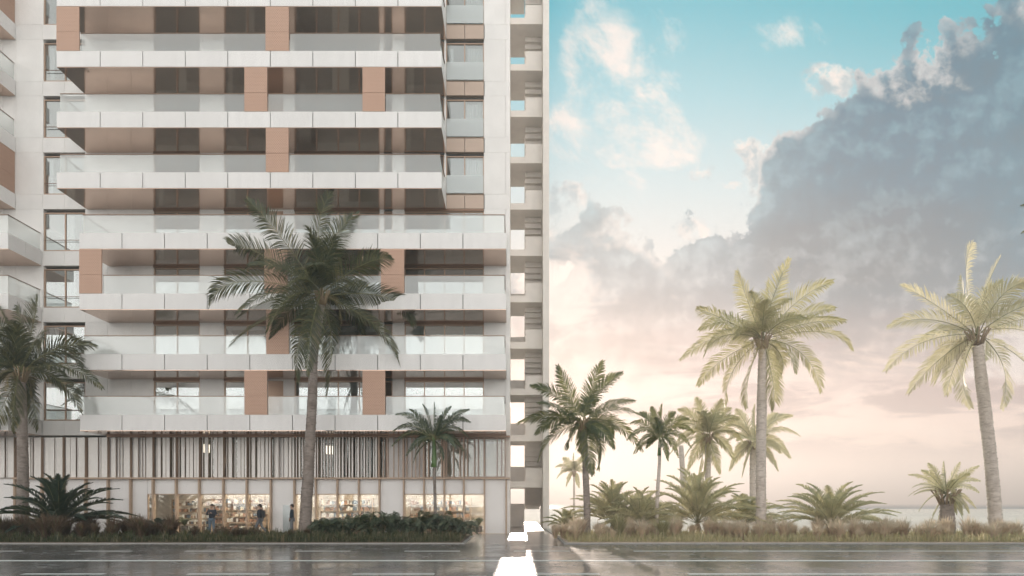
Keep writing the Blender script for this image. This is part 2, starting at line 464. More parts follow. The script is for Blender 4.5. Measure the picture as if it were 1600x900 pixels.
M['fountain'] = leaf_mat('fountain_grass_blade', (.10, .065, .045), (.17, .11, .08), (.10, .12, .05), .3, (.3, .22, .12))
M['fountain_sun'] = leaf_mat('fountain_grass_blade_sunlit', (.55, .43, .34), (.66, .55, .44), (.44, .43, .26), .6, (.9, .78, .6))  # fountain grass in sun: the light is put into paler blade colours
M['spiky'] = leaf_mat('spiky_grass_blade', (.19, .20, .10), (.30, .29, .15), (.48, .43, .26), .45, (.7, .62, .34))

def road_mat():
    m = bpy.data.materials.new('wet_asphalt'); m.use_nodes = True
    nt = m.node_tree; b = nt.nodes['Principled BSDF']
    tc = nt.nodes.new('ShaderNodeTexCoord')
    n = noise(nt, tc.outputs['Object'], .45, 8, .6, .3)
    n2 = noise(nt, tc.outputs['Object'], 60, 4, .6)
    n3 = noise(nt, tc.outputs['Object'], 1.7, 10, .7, 1.2)
    c = mixc(nt, n.step(.35, .7), (.014, .015, .018), (.030, .030, .033)); c = mixc(nt, n3.step(.55, .62) * .6, c, (.045, .044, .043)); c = mixc(nt, n2.step(.55, .75) * .3, c, (.05, .05, .05))
    nt.links.new(c, b.inputs['Base Color'])
    r = n * .14 + .60
    nt.links.new(r.k, b.inputs['Roughness']); b.inputs['Specular IOR Level'].default_value = 1.0
    b.inputs['Coat Weight'].default_value = .9; b.inputs['Coat IOR'].default_value = 1.8
    rc = n.step(.32, .66) * .14 + n3.step(.5, .65) * .08 + .12; nt.links.new(rc.k, b.inputs['Coat Roughness'])
    bp = nt.nodes.new('ShaderNodeBump'); bp.inputs['Strength'].default_value = .06; bp.inputs['Distance'].default_value = .01
    nt.links.new(n2.k, bp.inputs['Height']); nt.links.new(bp.outputs[0], b.inputs['Normal'])
    return m
M['road'] = road_mat()
M['drive'] = mat('polished_paving', (.26, .225, .20), .24, spec=.5, var=.15, vscale=.7)
def sea_mat():
    m = bpy.data.materials.new('sea_water'); m.use_nodes = True
    nt = m.node_tree; b = nt.nodes['Principled BSDF']
    b.inputs['Base Color'].default_value = (.10, .16, .18, 1); b.inputs['Roughness'].default_value = .45; b.inputs['Specular IOR Level'].default_value = .3
    tc = nt.nodes.new('ShaderNodeTexCoord'); n = noise(nt, tc.outputs['Object'], .15, 6, .6)
    bp = nt.nodes.new('ShaderNodeBump'); bp.inputs['Strength'].default_value = .6; bp.inputs['Distance'].default_value = 1.0
    nt.links.new(n.k, bp.inputs['Height']); nt.links.new(bp.outputs[0], b.inputs['Normal'])
    return m
M['sea'] = sea_mat()

# ------------------------------------------------------------------ setting: ground, road, beds, beach, sea
def sheet(name, x0, x1, y0, y1, z, m, kind='structure'):
    b = MB(); b.face([(x0, y0, z), (x1, y0, z), (x1, y1, z), (x0, y1, z)])
    return tag(b.build(name, m), kind=kind)
sheet('ground', -4500, 4500, -250, 5600, -0.30, M['sand'])
def terrain():
    b = MB()
    b.box(2.36, 4400, 33.22, 60, -0.35, 0.06); b.box(-4400, 4400, 60.01, 199, -0.35, 0.0)
    return tag(b.build('beach', M['sand']), kind='structure')
terrain()
sheet('sea', -4400, 4400, 198, 5500, 0.004, M['sea'])
b = MB(); b.box(-120, 120, -40, 27.75, -.28, 0.0)
tag(b.build('road', M['road']), kind='structure')
b = MB(); b.box(-120, 2.34, 27.752, 60.0, -.28, -.002); b.box(2.341, 120, 27.752, 33.2, -.28, -.002)
tag(b.build('pavement', M['drive']), kind='structure')

def bed(name, x0, x1, y0, y1, soil='soil'):
    m = MB(); m.box(x0 + .12, x1 - .12, y0 + .12, y1, 0, .08)
    tag(m.build(name, M[soil]), kind='structure')
    k = MB()
    k.box(x0, x1, y0, y0 + .118, 0, .055); k.box(x0, x0 + .118, y0 + .12, y1, 0, .055); k.box(x1 - .118, x1, y0 + .12, y1, 0, .055)
    tag(k.build('kerb', M['kerb']), kind='structure')
bed('planting_bed', -60, -2.15, 27.9, 34.6)
bed('planting_bed', 2.35, 90, 27.9, 33.2, 'sandy_soil_lit')

def markings():
    def line(D, x0, x1, w, z=.004):
        m = MB(); m.face([(x0, D - w / 2, z), (x1, D - w / 2, z), (x1, D + w / 2, z), (x0, D + w / 2, z)])
        return tag(m.build('road_marking', M['paint']), kind='structure')
    def D(y): return CAM_H * F / (y - HY)
    line(D(876.2), -80, 80, .36)
    for y, s0, pitch, L, w, cont in ((861.2, 290, 171, 87, .26, 990), (897.0, 293, 258, 128, .22, 1075)):
        d = D(y)
        for k in range(-6, 4):
            a = s0 + pitch * k
            if a + L < cont: line(d, X(a, d), X(a + L, d), w)
        line(d, X(cont, d), 80, w)
markings()

# ------------------------------------------------------------------ main building
DW, DF = 37.2, 34.7
ZB = {k: 5.92 + 3.4 * (7 - k) for k in range(-3, 8)}     # underside of the balcony slab of each storey
UP = .88
bld = thing('apartment_building', 'tall white apartment building with long bands of glazed balconies above a slatted shop front', 'building', (-15, DW, 0))
def wx(px): return X(px, DW)
def fx(px): return X(px, DF)

WALL_L, WALL_R = -29.8, -0.12
PANELS_JOINT = .012

def wall_block(mb, x0, x1, z0, z1, m=0, y0=DW, th=.25):
    mb.box(x0, x1, y0, y0 + th, z0, z1, m)

# openings per storey, in photo columns of the wall plane
def openings(k):
    w = [(68, 133, [101]), (240, 312, [276]), (350, 418, [386]), (460, 593, [494, 528, 561]), (600, 613, [])]
    if k <= 3: w += [(632, 694, [663]), (697, 756, [726])]
    else: w += [(632, 756, [663, 694.5, 725])]
    return w

wall = MB(); doorp = MB()
joints_extra = [25 + 0, 168, 205, 772]
ROOF_Z = 41.0
for k in range(-1, 8):
    zf = ZB[k] + UP; zc = ZB[k - 1]
    # solid band at the slab
    xs = sorted([wx(p) for p in (-5, 66, 101, 134, 170, 205, 240, 312, 350, 418, 460, 526, 593, 631, 695, 757, 796.9)])
    for a, c in zip(xs, xs[1:]):
        span = (k <= 3 and abs(a - wx(695)) < .01)
        if not span: wall_block(wall, a + .006, c - .006, ZB[k] + .004, zf - .004)
    cuts = openings(k)
    xcur = [wx(-5)]
    solids = []
    last = -5
    for (a, c, _) in cuts:
        if a > last: solids.append((last, a))
        last = c
    solids.append((last, 796.9))
    for a, c in solids:
        pts = [a] + [p for p in (25, 168, 205, 790) if a + 4 < p < c - 4] + [c]
        for p, q in zip(pts, pts[1:]):
            if (p, q) == (418, 443): continue
            wall_block(wall, wx(p) + .006, wx(q) - .006, zf + .004, zc - .004)
# upper closed block so the shadow is that of a tall building
wall.box(WALL_L - 22, WALL_R, DW, DW + .25, ZB[-2] + .02, ROOF_Z)
wall.build('wall', M['wall'], bld)
body = MB()
body.box(WALL_L - 22, WALL_R, 44.5, 56, 0, ROOF_Z)                 # rear half of the block
body.box(WALL_R - .3, WALL_R, DW + .252, 44.49, 0, ROOF_Z - .3)      # gable wall beside the stair
body.box(WALL_L - 22, WALL_R, DW + .26, 44.49, ROOF_Z - .28, ROOF_Z)
body.box(WALL_L - 22, WALL_L - 21.7, DW + .26, 44.49, 0, ROOF_Z - .3)
body.build('gable_wall', M['tower'], bld)
jb = MB()
for k in range(-1, 8):
    for a, c in ((-5, 67), (134.5, 239), (313, 349), (757.5, 796)):
        jb = MB(); jb.box(wx(a), wx(c), DW + .26, DW + .30, ZB[k] - .01, ZB[k - 1] - .012); jb.build('joint_backing', M['joint'], bld)
dp = MB()
for k in range(-1, 8):
    dp = MB(); dp.box(wx(419), wx(442.5), DW - .02, DW + .05, ZB[k] + UP, ZB[k - 1] - .14); dp.build('door_panel', M['bronze_light'], bld)
sp = MB()
for k in range(-1, 4):
    for a, c in ((697.5, 726), (726.4, 756)):
        sp = MB(); sp.box(wx(a) + .008, wx(c) - .008, DW - .03, DW + .2, ZB[k] + .02, ZB[k] + UP - .05); sp.build('spandrel_panel', M['spandrel'], bld)

# floors inside
fl = MB()
for k in range(-1, 8):
    fl.box(WALL_L, WALL_R - .31, DW + .31, 44.3, ZB[k] + .02, ZB[k] + UP - .02)
fl.build('floor_slab', M['room'], bld)
rm = MB()
for k in range(-1, 8):
    zf = ZB[k] + UP; zc = ZB[k - 1]
    rm.box(WALL_L, WALL_R - .31, 42.2, 42.4, zf - .019, zc + .019)
    for p in (140, 330, 450, 596, 622, 695):
        rm.box(wx(p), wx(p) + .12, DW + .35, 42.19, zf - .019, zc + .019)
rm.build('interior_wall', M['room'], bld)

def window(px0, px1, mull, z0, z1, frame=M['bronze_light'], glass=M['glass'], y=DW + .10, t=.055, transom=None, curtains=None, wid=None):
    x0, x1 = wx(px0), wx(px1)
    f = MB()
    f.box(x0, x0 + t, y - .06, y + .06, z0, z1); f.box(x1 - t, x1, y - .06, y + .06, z0, z1)
    f.box(x0 + t, x1 - t, y - .06, y + .06, z1 - t, z1); f.box(x0 + t, x1 - t, y - .06, y + .06, z0, z0 + t)
    for p in mull:
        c = wx(p); f.box(c - t * .5, c + t * .5, y - .055, y + .055, z0 + t, z1 - t)
    if transom: f.box(x0 + t, x1 - t, y - .05, y + .05, transom - .025, transom + .025)
    o = f.build('window', frame, bld)
    g = MB(); g.face([(x0 + t, y, z0 + t), (x1 - t, y, z0 + t), (x1 - t, y, z1 - t), (x0 + t, y, z1 - t)])
    g.build('pane', glass, o)
    if curtains:
        cm = MB()
        for (a, c) in curtains:
            xa, xc = x0 + (x1 - x0) * a, x0 + (x1 - x0) * c
            n = max(4, int((xc - xa) / .07))
            for i in range(n):
                xa0 = xa + (xc - xa) * i / n; xb0 = xa + (xc - xa) * (i + 1) / n
                ya = y + .35 + (.05 if i % 2 else 0); yb = y + .35 + (0 if i % 2 else .05)
                cm.face([(xa0, ya, z0 + .02), (xb0, yb, z0 + .02), (xb0, yb, z1 - .02), (xa0, ya, z1 - .02)])
        cm.build('curtain', M['curtain'], o)
    return o

wr = random.Random(11)
pend = []
for k in range(-1, 8):
    zf = ZB[k] + UP; zc = ZB[k - 1]
    for (a, c, ml) in openings(k):
        side = a == 697 or a == 68
        z1 = zf + 2.32 if side else zc - .13
        cur = None
        rv = wr.random()
        if a == 697: cur = [(.52, 1.0)] if k != 1 else [(.0, .18), (.55, 1.0)]
        elif c - a > 30 and rv < .55: cur = [(0.02, .02 + .14 * wr.random() + .06)]
        elif c - a > 30 and rv < .8: cur = [(.42, .62)]
        o = window(a, c, ml, zf + .02, z1, curtains=cur)
        if a in (240, 460, 350) or (a == 632 and k > 3):
            tb = MB(); tb.box(wx(a), wx(c), DW - .05, DW + .16, z1 + .002, zc - .01); tb.build('head_beam', M['bronze'], o)
            bl = MB(); bl.box(wx(a) + .06, wx(c) - .06, DW + .25, DW + .28, z1 - .25 - .55 * wr.random(), z1 - .06); bl.build('blind', M['blind'], o)
        if a == 697:
            g = MB(); g.box(wx(a) + .02, wx(c) - .02, DW - .06, DW - .045, zf + .06, zf + 1.12); g.build('balustrade', M['frost'], o)
        if a == 68 and k > 0:
            g = MB(); g.box(wx(a) + .05, wx(c) - .05, DW - .05, DW - .02, zf + .62, zf + .65); g.build('guard_bar', M['bronze'], o)
lamp = MB()
for (px, k) in ((276, 3), (372, 4), (382, 4), (430, 4), (482, 1), (520, 1), (660, 1), (672, 1), (735, 4), (700, 5), (259, 3), (320, 6), (738, 3), (455, 4), (556, 5), (104, 4), (81, 3)):
    lamp = MB(); lamp.ball((wx(px), DW + 1.6, ZB[k] + UP + 1.35), .07, 8); lamp.build('pendant_lamp', M['pendant'], bld)

def balcony(k, p0, p1, joints, screens, rail_l=True, rail_r=True):
    zb = ZB[k]; zt = zb + UP
    x0, x1 = fx(p0), fx(p1)
    core = MB(); core.box(x0 + .06, x1 - .06, DF + .06, DW - .01, zb + .03, zt - .05)
    o = core.build('balcony', M['joint'], bld)
    fa = MB()
    xs = [x0] + [fx(j) for j in joints if p0 + 8 < j < p1 - 8] + [x1]
    for a, c in zip(xs, xs[1:]):
        fa.box(a + (.024 if a > x0 else 0), c - (.024 if c < x1 else 0), DF, DF + .055, zb, zt)
    fa.box(x0, x0 + .055, DF + .058, DW - .02, zb, zt); fa.box(x1 - .055, x1, DF + .058, DW - .02, zb, zt)
    fa.box(x0 + .058, x1 - .058, DF + .058, DW - .02, zt - .045, zt - .01)
    fa.build('fascia', M['fascia'], o)
    so = MB(); so.box(x0 + .012, x1 - .012, DF + .012, DW - .02, zb - .035, zb - .003)
    so.build('soffit', M['soffit'], o)
    # glass and handrail, interrupted by the screens
    zr = zt + 1.06
    segs = []; last = p0 + 3
    for a, c in sorted(screens):
        if a > last + 4: segs.append((last, a))
        last = c
    if last < p1 - 5: segs.append((last, p1 - 2))
    g = MB(); h = MB()
    for a, c in segs:
        xa, xc = fx(a) + .02, fx(c) - .02
        g.face([(xa, DF + .09, zt - .03), (xc, DF + .09, zt - .03), (xc, DF + .09, zr - .03), (xa, DF + .09, zr - .03)])
        h.box(xa, xc, DF + .07, DF + .125, zr - .03, zr + .012)
    first_is_screen = any(a <= p0 + 4 for a, c in screens)
    if rail_l and not first_is_screen:
        xa = fx(p0 + 3) + .02
        g.face([(xa, DF + .13, zt - .03), (xa, DW - .05, zt - .03), (xa, DW - .05, zr - .03), (xa, DF + .13, zr - .03)]); h.box(xa - .02, xa + .035, DF + .128, DW - .05, zr - .03, zr + .012)
    if rail_r:
        xa = fx(p1 - 2) - .035
        g.face([(xa, DF + .13, zt - .03), (xa, DW - .05, zt - .03), (xa, DW - .05, zr - .03), (xa, DF + .13, zr - .03)]); h.box(xa - .02, xa + .035, DF + .128, DW - .05, zr - .03, zr + .012)
    g.build('railing_glass', M['rail_glass'], o); h.build('handrail', M['bronze'], o)
    for a, c in screens:
        s = MB(); xa, xc = fx(a), fx(c); z1 = ZB[k - 1] - .04
        s.box(xa, xc, DF - .02, DF + .05, zt + .0, zr - .02); s.box(xa, xc, DF - .02, DF + .05, zr - .0, z1)
        s.box(xa + .01, xc - .01, DF - .0, DF + .04, zr - .02, zr)
        if a <= p0 + 4:
            s.box(xa, xa + .06, DF + .055, DF + .9, zt, z1)
        s.build('screen', M['screen'], o)
    return o

UJ = [88 + 66.6 * i + 2 for i in range(1, 10)]
UJ = [156.5 + 66.45 * i for i in range(8)]
LJ = [190.5 + 66.6 * i for i in range(9)]
balcony(-1, 88.5, 690, UJ, [(382, 417)])
balcony(0, 88.5, 690, UJ, [(566, 601)])
# the screens between two slabs belong to the lower one
balcony(1, 88.5, 690, UJ, [(88.5, 124), (415, 451.5)])
balcony(2, 88.5, 690, UJ, [(382, 417.5), (566.5, 601.5)])
balcony(3, 88.5, 690, UJ, [(415.5, 451)])
balcony(4, 124, 791, LJ, [])
balcony(5, 124, 791, LJ, [(124, 159), (413, 449), (595, 631.5)])
balcony(6, 126, 791, LJ, [(416, 451.5)])
balcony(7, 125, 791, LJ, [(382, 417.5), (566.5, 602)])

# ---- ground floor and mezzanine
Z1, Z2, ZG = 3.35, 5.78, 2.40
POSTS = [-10, 26, 68, 101.5, 136, 171, 206, 241, 277, 313, 350.5, 387, 424.5, 461, 494.5, 528, 561.5, 593.5, 631.5, 663, 694.5, 725, 757, 791]
# trim above the slats and the sill between the storeys
tr = MB()
tr.box(WALL_L, WALL_R, DW - .32, DW + .25, Z1 - .07, Z1 + .03)
tr.build('sill_beam', M['timber'], bld)
tr = MB(); tr.box(wx(171), WALL_R, DW - .25, DW + .25, Z2 + .003, ZB[7] - .04); tr.build('head_beam', M['bronze'], bld)
cl = MB(); cl.box(WALL_L, WALL_R - .31, DW + .26, 44.3, Z1 - .06, Z1 + .02); cl.build('floor_slab', M['room'], bld)
for p in POSTS:
    pm = MB(); x = wx(p); pm.box(x - .045, x + .045, DW - .22, DW + .0, .0, Z1 - .075); pm.build('post', M['timber'], bld)
# solid white bays, clear bays
SOLID = [(-10, 230), (424.5, 461), (593.5, 631.5), (757, 796.5)]
wp = MB()
for a, c in SOLID:
    ps = [a] + [p for p in POSTS if a + 2 < p < c - 2] + [c]
    for p, q in zip(ps, ps[1:]):
        wp = MB(); wp.box(wx(p) + .01, wx(q) - .01, DW + .01, DW + .15, .02, Z1 - .075); wp.build('white_panel', M['white_panel'], bld)
for a, c in ((230, 424.5), (461, 593.5), (631.5, 757)):
    ps = [a] + [p for p in POSTS if a + 2 < p < c - 2] + [c]
    window(a, c, ps[1:-1], .03, ZG, frame=M['timber'], glass=M['shop_glass'], y=DW + .08, t=.05)
    hp = MB()
    for p, q in zip(ps, ps[1:]): hp.box(wx(p) + .012, wx(q) - .012, DW + .01, DW + .15, ZG + .004, Z1 - .075)
    hp.build('header_panel', M['white_panel'], bld)
# the leaning sign-like pale door beside the third stroller
dd = MB(); dd.box(wx(442), wx(458), DW - .012, DW + .008, .02, 1.72); dd.build('door', M['frost'], bld)

# mezzanine backing and fins
bk = MB()
for a, c in ((-10, 68), (68, 98), (136, 236), (430, 461), (604, 664)):
    bk = MB(); bk.box(wx(a), wx(c), DW + .10, DW + .2, Z1 + .03, Z2); bk.build('backing_panel', M['white_panel'], bld)
for a, c, m_ in ((98, 136, []), (236, 430, [277, 313, 350, 387]), (461, 604, [494, 528, 561]), (664, 790, [694, 725, 757])):
    window(a, c, m_, Z1 + .03, Z2, frame=M['bronze'], glass=M['shop_glass'], y=DW + .12, t=.06)
def fins():
    r = random.Random(3)
    for a, c in zip(POSTS, POSTS[1:]):
        m = MB(); w = c - a
        def fin(px, wd, dep=.24, white=True):
            x = wx(px); y0 = DW - .04 - dep
            m.box(x - wd / 2, x + wd / 2, y0, y0 + .03, Z1 + .035, Z2 - .002, 0 if white else 1)
            m.box(x - wd / 2 + .004, x + wd / 2 - .004, y0 + .031, y0 + dep, Z1 + .035, Z2 - .002, 1)
        fin(a, .10, .26, white=a < 590)
        if a < 230:
            for q, wd in ((.22, .26), (.46, r.choice((.30, .05))), (.63, .06), (.80, .28)):
                fin(a + w * q + r.uniform(-1, 1), wd, .09)
        elif a < 425:
            for q, wd in ((.13, .03), (.28, .20), (.50, r.choice((.05, .18))), (.66, .20), (.84, r.choice((.03, .16)))):
                fin(a + w * q + r.uniform(-.8, .8), wd, .10)
        elif a < 590:
            n = 6
            for i in range(n):
                fin(a + w * (i + .8) / (n + .6) + r.uniform(-.5, .5), r.choice((.05, .06, .09)), .2)
        elif a < 632:
            for i in range(4): fin(a + w * (i + .8) / 4.8 + r.uniform(-1, 1), .05, .16, white=False)
        elif a < 757:
            for i in range(3): fin(a + w * (i + .8) / 3.6 + r.uniform(-3.5, 3.5), .07, .16, white=False)
        else:
            for q in (777, 784, 789): fin(q, .06, .16, white=False)
        m.build('slat_screen', [M['fin_white'], M['fin_brown']], bld)
fins()
# rooms behind
rm = MB()
rm.box(WALL_L, WALL_R - .31, 43.2, 43.4, .01, Z1 - .07)
rm.build('shop_wall', M['room_warm'], bld)
rm = MB()
rm.box(WALL_L, WALL_R - .31, 41.4, 41.6, Z1 + .03, Z2 + .14)
for p in (236, 445, 530, 640): rm.box(wx(p), wx(p) + .15, DW + .3, 41.39, Z1 + .03, Z2 + .1)
rm.build('mezzanine_wall', M['room_warm'], bld)
lm = MB()
for p in range(240, 770, 33):
    if 430 < p < 456 or 598 < p < 625: continue
    for yl in (38.6, 41.2):
        lm = MB(); lm.box(wx(p), wx(p) + .9, yl, yl + .15, Z1 - .13, Z1 - .09); lm.build('ceiling_lamp', M['lamp'], bld)
for p, z in ((358, 4.25), (643, 4.25), (650, 4.25), (500, 4.9), (300, 5.0)):
    lm = MB(); lm.box(wx(p), wx(p) + .34, DW + 1.2, DW + 1.5, z, z + .5); lm.build('lantern', M['pendant'], bld)

# ------------------------------------------------------------------ left wing: only its balconies reach into the picture
wing = thing('apartment_wing', 'white balcony ends of the neighbouring wing at the left edge of the building', 'building', (-33, DW - 1, 0))
def wing_balcony(k, xr, screen=False):
    zb = ZB[k]; zt = zb + UP; xl = -52
    core = MB(); core.box(xl, xr - .06, DF + .06, DW - .03, zb + .03, zt - .05); o = core.build('balcony', M['joint'], wing)
    fa = MB(); n0 = xr
    while n0 > xl:
        fa.box(max(xl, n0 - 2.39) + .016, n0 - (.0 if n0 == xr else .016), DF, DF + .055, zb, zt); n0 -= 2.39
    fa.box(xr - .055, xr, DF + .058, DF + 1.24, zb, zt); fa.box(xr - .055, xr, DF + 1.26, DW - .03, zb, zt)
    fa.box(xl, xr - .058, DF + .058, DW - .03, zt - .045, zt - .01)
    fa.build('fascia', M['fascia'], o)
    so = MB(); so.box(xl, xr - .012, DF + .012, DW - .03, zb - .035, zb - .003); so.build('soffit', M['soffit'], o)
    zr = zt + 1.06
    if screen:
        s = MB(); s.box(xr - .07, xr - .02, DF + .06, DW - .05, zt, zr - .02); s.box(xr - .07, xr - .02, DF + .06, DW - .05, zr, ZB[k - 1] - .04); s.build('screen', M['screen'], o)
    else:
        g = MB(); g.face([(xl, DF + .09, zt - .03), (xr - .09, DF + .09, zt - .03), (xr - .09, DF + .09, zr - .03), (xl, DF + .09, zr - .03)]); g.face([(xr - .08, DF + .09, zt - .03), (xr - .08, DW - .05, zt - .03), (xr - .08, DW - .05, zr - .03), (xr - .08, DF + .09, zr - .03)]); g.build('railing_glass', M['rail_glass'], o)
        h = MB(); h.box(xl, xr - .05, DF + .07, DF + .125, zr - .03, zr + .012); h.box(xr - .105, xr - .05, DF + .127, DW - .05, zr - .03, zr + .012); h.build('handrail', M['bronze'], o)
for k in range(-1, 8):
    wing_balcony(k, -29.82 if k < 4 else -28.25, k in (0, 3))
wm = MB(); wm.box(-52, WALL_L - .8 , DW - .025, DW - .005, 5.8, ROOF_Z); wm.build('wall', M['wall'], wing)

# ------------------------------------------------------------------ open stair tower
tw = thing('stair_tower', 'slender open concrete stair tower with stacked landings at the right end of the building', 'tower', (1.1, 45, 0))
m = MB(); m.box(2.235, 2.68, 44.6, 48.9, 0, 40.5); m.build('pillar', M['tower'], tw)
SB = [2.98 + 3.4 * i for i in range(0, 12)]
XM = .98
for i, z in enumerate(SB):
    m = MB(); m.box(WALL_R + .003, 2.232, 45.4, 46.4, z, z + .47); m.box(WALL_R + .003, XM, 46.401, 48.8, z, z + .47)
    o = m.build('landing', M['tower'], tw)
    m = MB(); m.box(WALL_R + .003, XM, 48.65, 48.79, z + .472, z + .47 + 1.25); m.build('parapet', M['tower'], o)
    m = MB(); m.box(XM + .01, 2.23, 45.41, 45.53, z + .472, z + .47 + .95); m.build('parapet', M['tower'], o)
    # flight rising from this landing to the rear and back
    m = MB()
    zl = 0.0 if i == 0 else SB[i - 1] + .47
    zt = z + .47; n = 10; rise = (zt - zl) / n
    for s_ in range(n if i else 0):
        y = 49.4 - (49.4 - 46.42) * s_ / n; y2 = 49.4 - (49.4 - 46.42) * (s_ + 1) / n
        zz = zl + rise * (s_ + 1)
        m.box(XM + .02, 2.225, y2 + .002, y, max(zl, zz - .42), zz)
    if i == 0:
        a_, b_ = XM + .02, 2.225
        q = [(46.42, 2.98), (49.4, 1.36), (49.4, 1.80), (46.42, 3.42)]
        L_ = [(a_, y, zq) for y, zq in q]; R_ = [(b_, y, zq) for y, zq in q]
        m.face(L_); m.face(R_[::-1])
        for k_ in range(4): m.face([L_[k_], R_[k_], R_[(k_ + 1) % 4], L_[(k_ + 1) % 4]])
        rp = MB(); rp.box(XM + .02, 2.23, 49.42, 49.52, 1.36, 3.44); rp.build('sun_stop_panel', M['tower'], tw)  # added to block the sun above the ground opening
    m.build('stair_flight', M['tower'], tw)
    if i > 0:
        m = MB(); m.box(XM + .02, 2.23, 49.42, 49.52, zl + .004, z + .46); m.build('sun_stop_panel', M['tower'], tw)  # added panel keeping sun from shining through the right stair cell
m = MB(); m.box(WALL_R + .003, XM, 48.66, 48.79, 0.0, 1.8); m.build('parapet', M['tower'], tw)

# ------------------------------------------------------------------ palms
def bez(p0, c, p2, t): return p0 * (1 - t) ** 2 + c * (2 * t * (1 - t)) + p2 * t * t
def frond(mb, p0, c, p2, n=44, L=.75, w=.055, roll=0.0, droop=.5, rad=.028, r=rng, m=0, mr=1, vee=.25, start=.10):
    K = 12
    pts = [bez(p0, c, p2, i / K) for i in range(K + 1)]
    mb.tube(pts, [rad * (1 - .85 * i / K) for i in range(K + 1)], 4, mr, cap=False)
    hd = (p2 - p0); hd.z = 0
    for i in range(n):
        t = start + (1 - start) * (i + .5 * r.random()) / n
        p = bez(p0, c, p2, t); tg = (bez(p0, c, p2, min(1, t + .02)) - bez(p0, c, p2, t - .02)).normalized()
        up = Vector((0, 0, 1)) - tg * tg.z
        if up.length < .3: up = -hd - tg * (-hd).dot(tg)
        up.normalize(); sd_ = tg.cross(up)
        q = Quaternion(tg, roll); sd_ = q @ sd_; upr = q @ up
        ln = L * (.45 + .55 * math.sin(math.pi * min(1, t * .95 + .08))) * (1 - .45 * t ** 5)
        for s in (-1, 1):
            l = ln * r.uniform(.82, 1.12)
            a = R(28 + 34 * t + r.uniform(-6, 6))
            d = (sd_ * s * math.cos(a) + tg * math.sin(a) + upr * (vee * r.uniform(.5, 1.3))).normalized()
            wv = (tg - d * tg.dot(d)).normalized() * (w * .5)
            dr = droop * r.uniform(.6, 1.4)
            d2 = (d + Vector((0, 0, -dr))).normalized(); d3 = (d2 + Vector((0, 0, -dr * .8))).normalized()
            a1 = p + d * l * .4; a2 = a1 + d2 * l * .35; a3 = a2 + d3 * l * .25
            b = len(mb.v)
            mb.v += [tuple(p - wv * .5), tuple(p + wv * .5), tuple(a1 + wv), tuple(a1 - wv), tuple(a2 + wv * .75), tuple(a2 - wv * .75), tuple(a3)]
            mb.f += [(b, b + 1, b + 2, b + 3), (b + 3, b + 2, b + 4, b + 5), (b + 5, b + 4, b + 6)]
            mb.m += [m] * 3; mb.sm += [False] * 3

def trunk(mb, pts, radii, ring=.16, r=rng, n=14, bulge=.09):
    pts = [Vector(p) for p in pts]
    # catmull-rom resample
    P, Rr = [], []
    for i in range(len(pts) - 1):
        p0, p1, p2, p3 = pts[max(i - 1, 0)], pts[i], pts[i + 1], pts[min(i + 2, len(pts) - 1)]
        k = max(2, int((p2 - p1).length / (ring / 2)))
        for j in range(k):
            t = j / k
            P.append(.5 * ((2 * p1) + (-p0 + p2) * t + (2 * p0 - 5 * p1 + 4 * p2 - p3) * t * t + (-p0 + 3 * p1 - 3 * p2 + p3) * t ** 3))
            Rr.append(radii[i] * (1 - t) + radii[i + 1] * t)
    P.append(pts[-1]); Rr.append(radii[-1])
    Rr = [q * (1 + (bulge if i % 2 else -bulge * .4) * r.uniform(.4, 1.2)) for i, q in enumerate(Rr)]
    P = [p + Vector((r.uniform(-1, 1), r.uniform(-1, 1), 0)) * q * .035 for p, q in zip(P, Rr)]
    mb.tube(P, Rr, n)

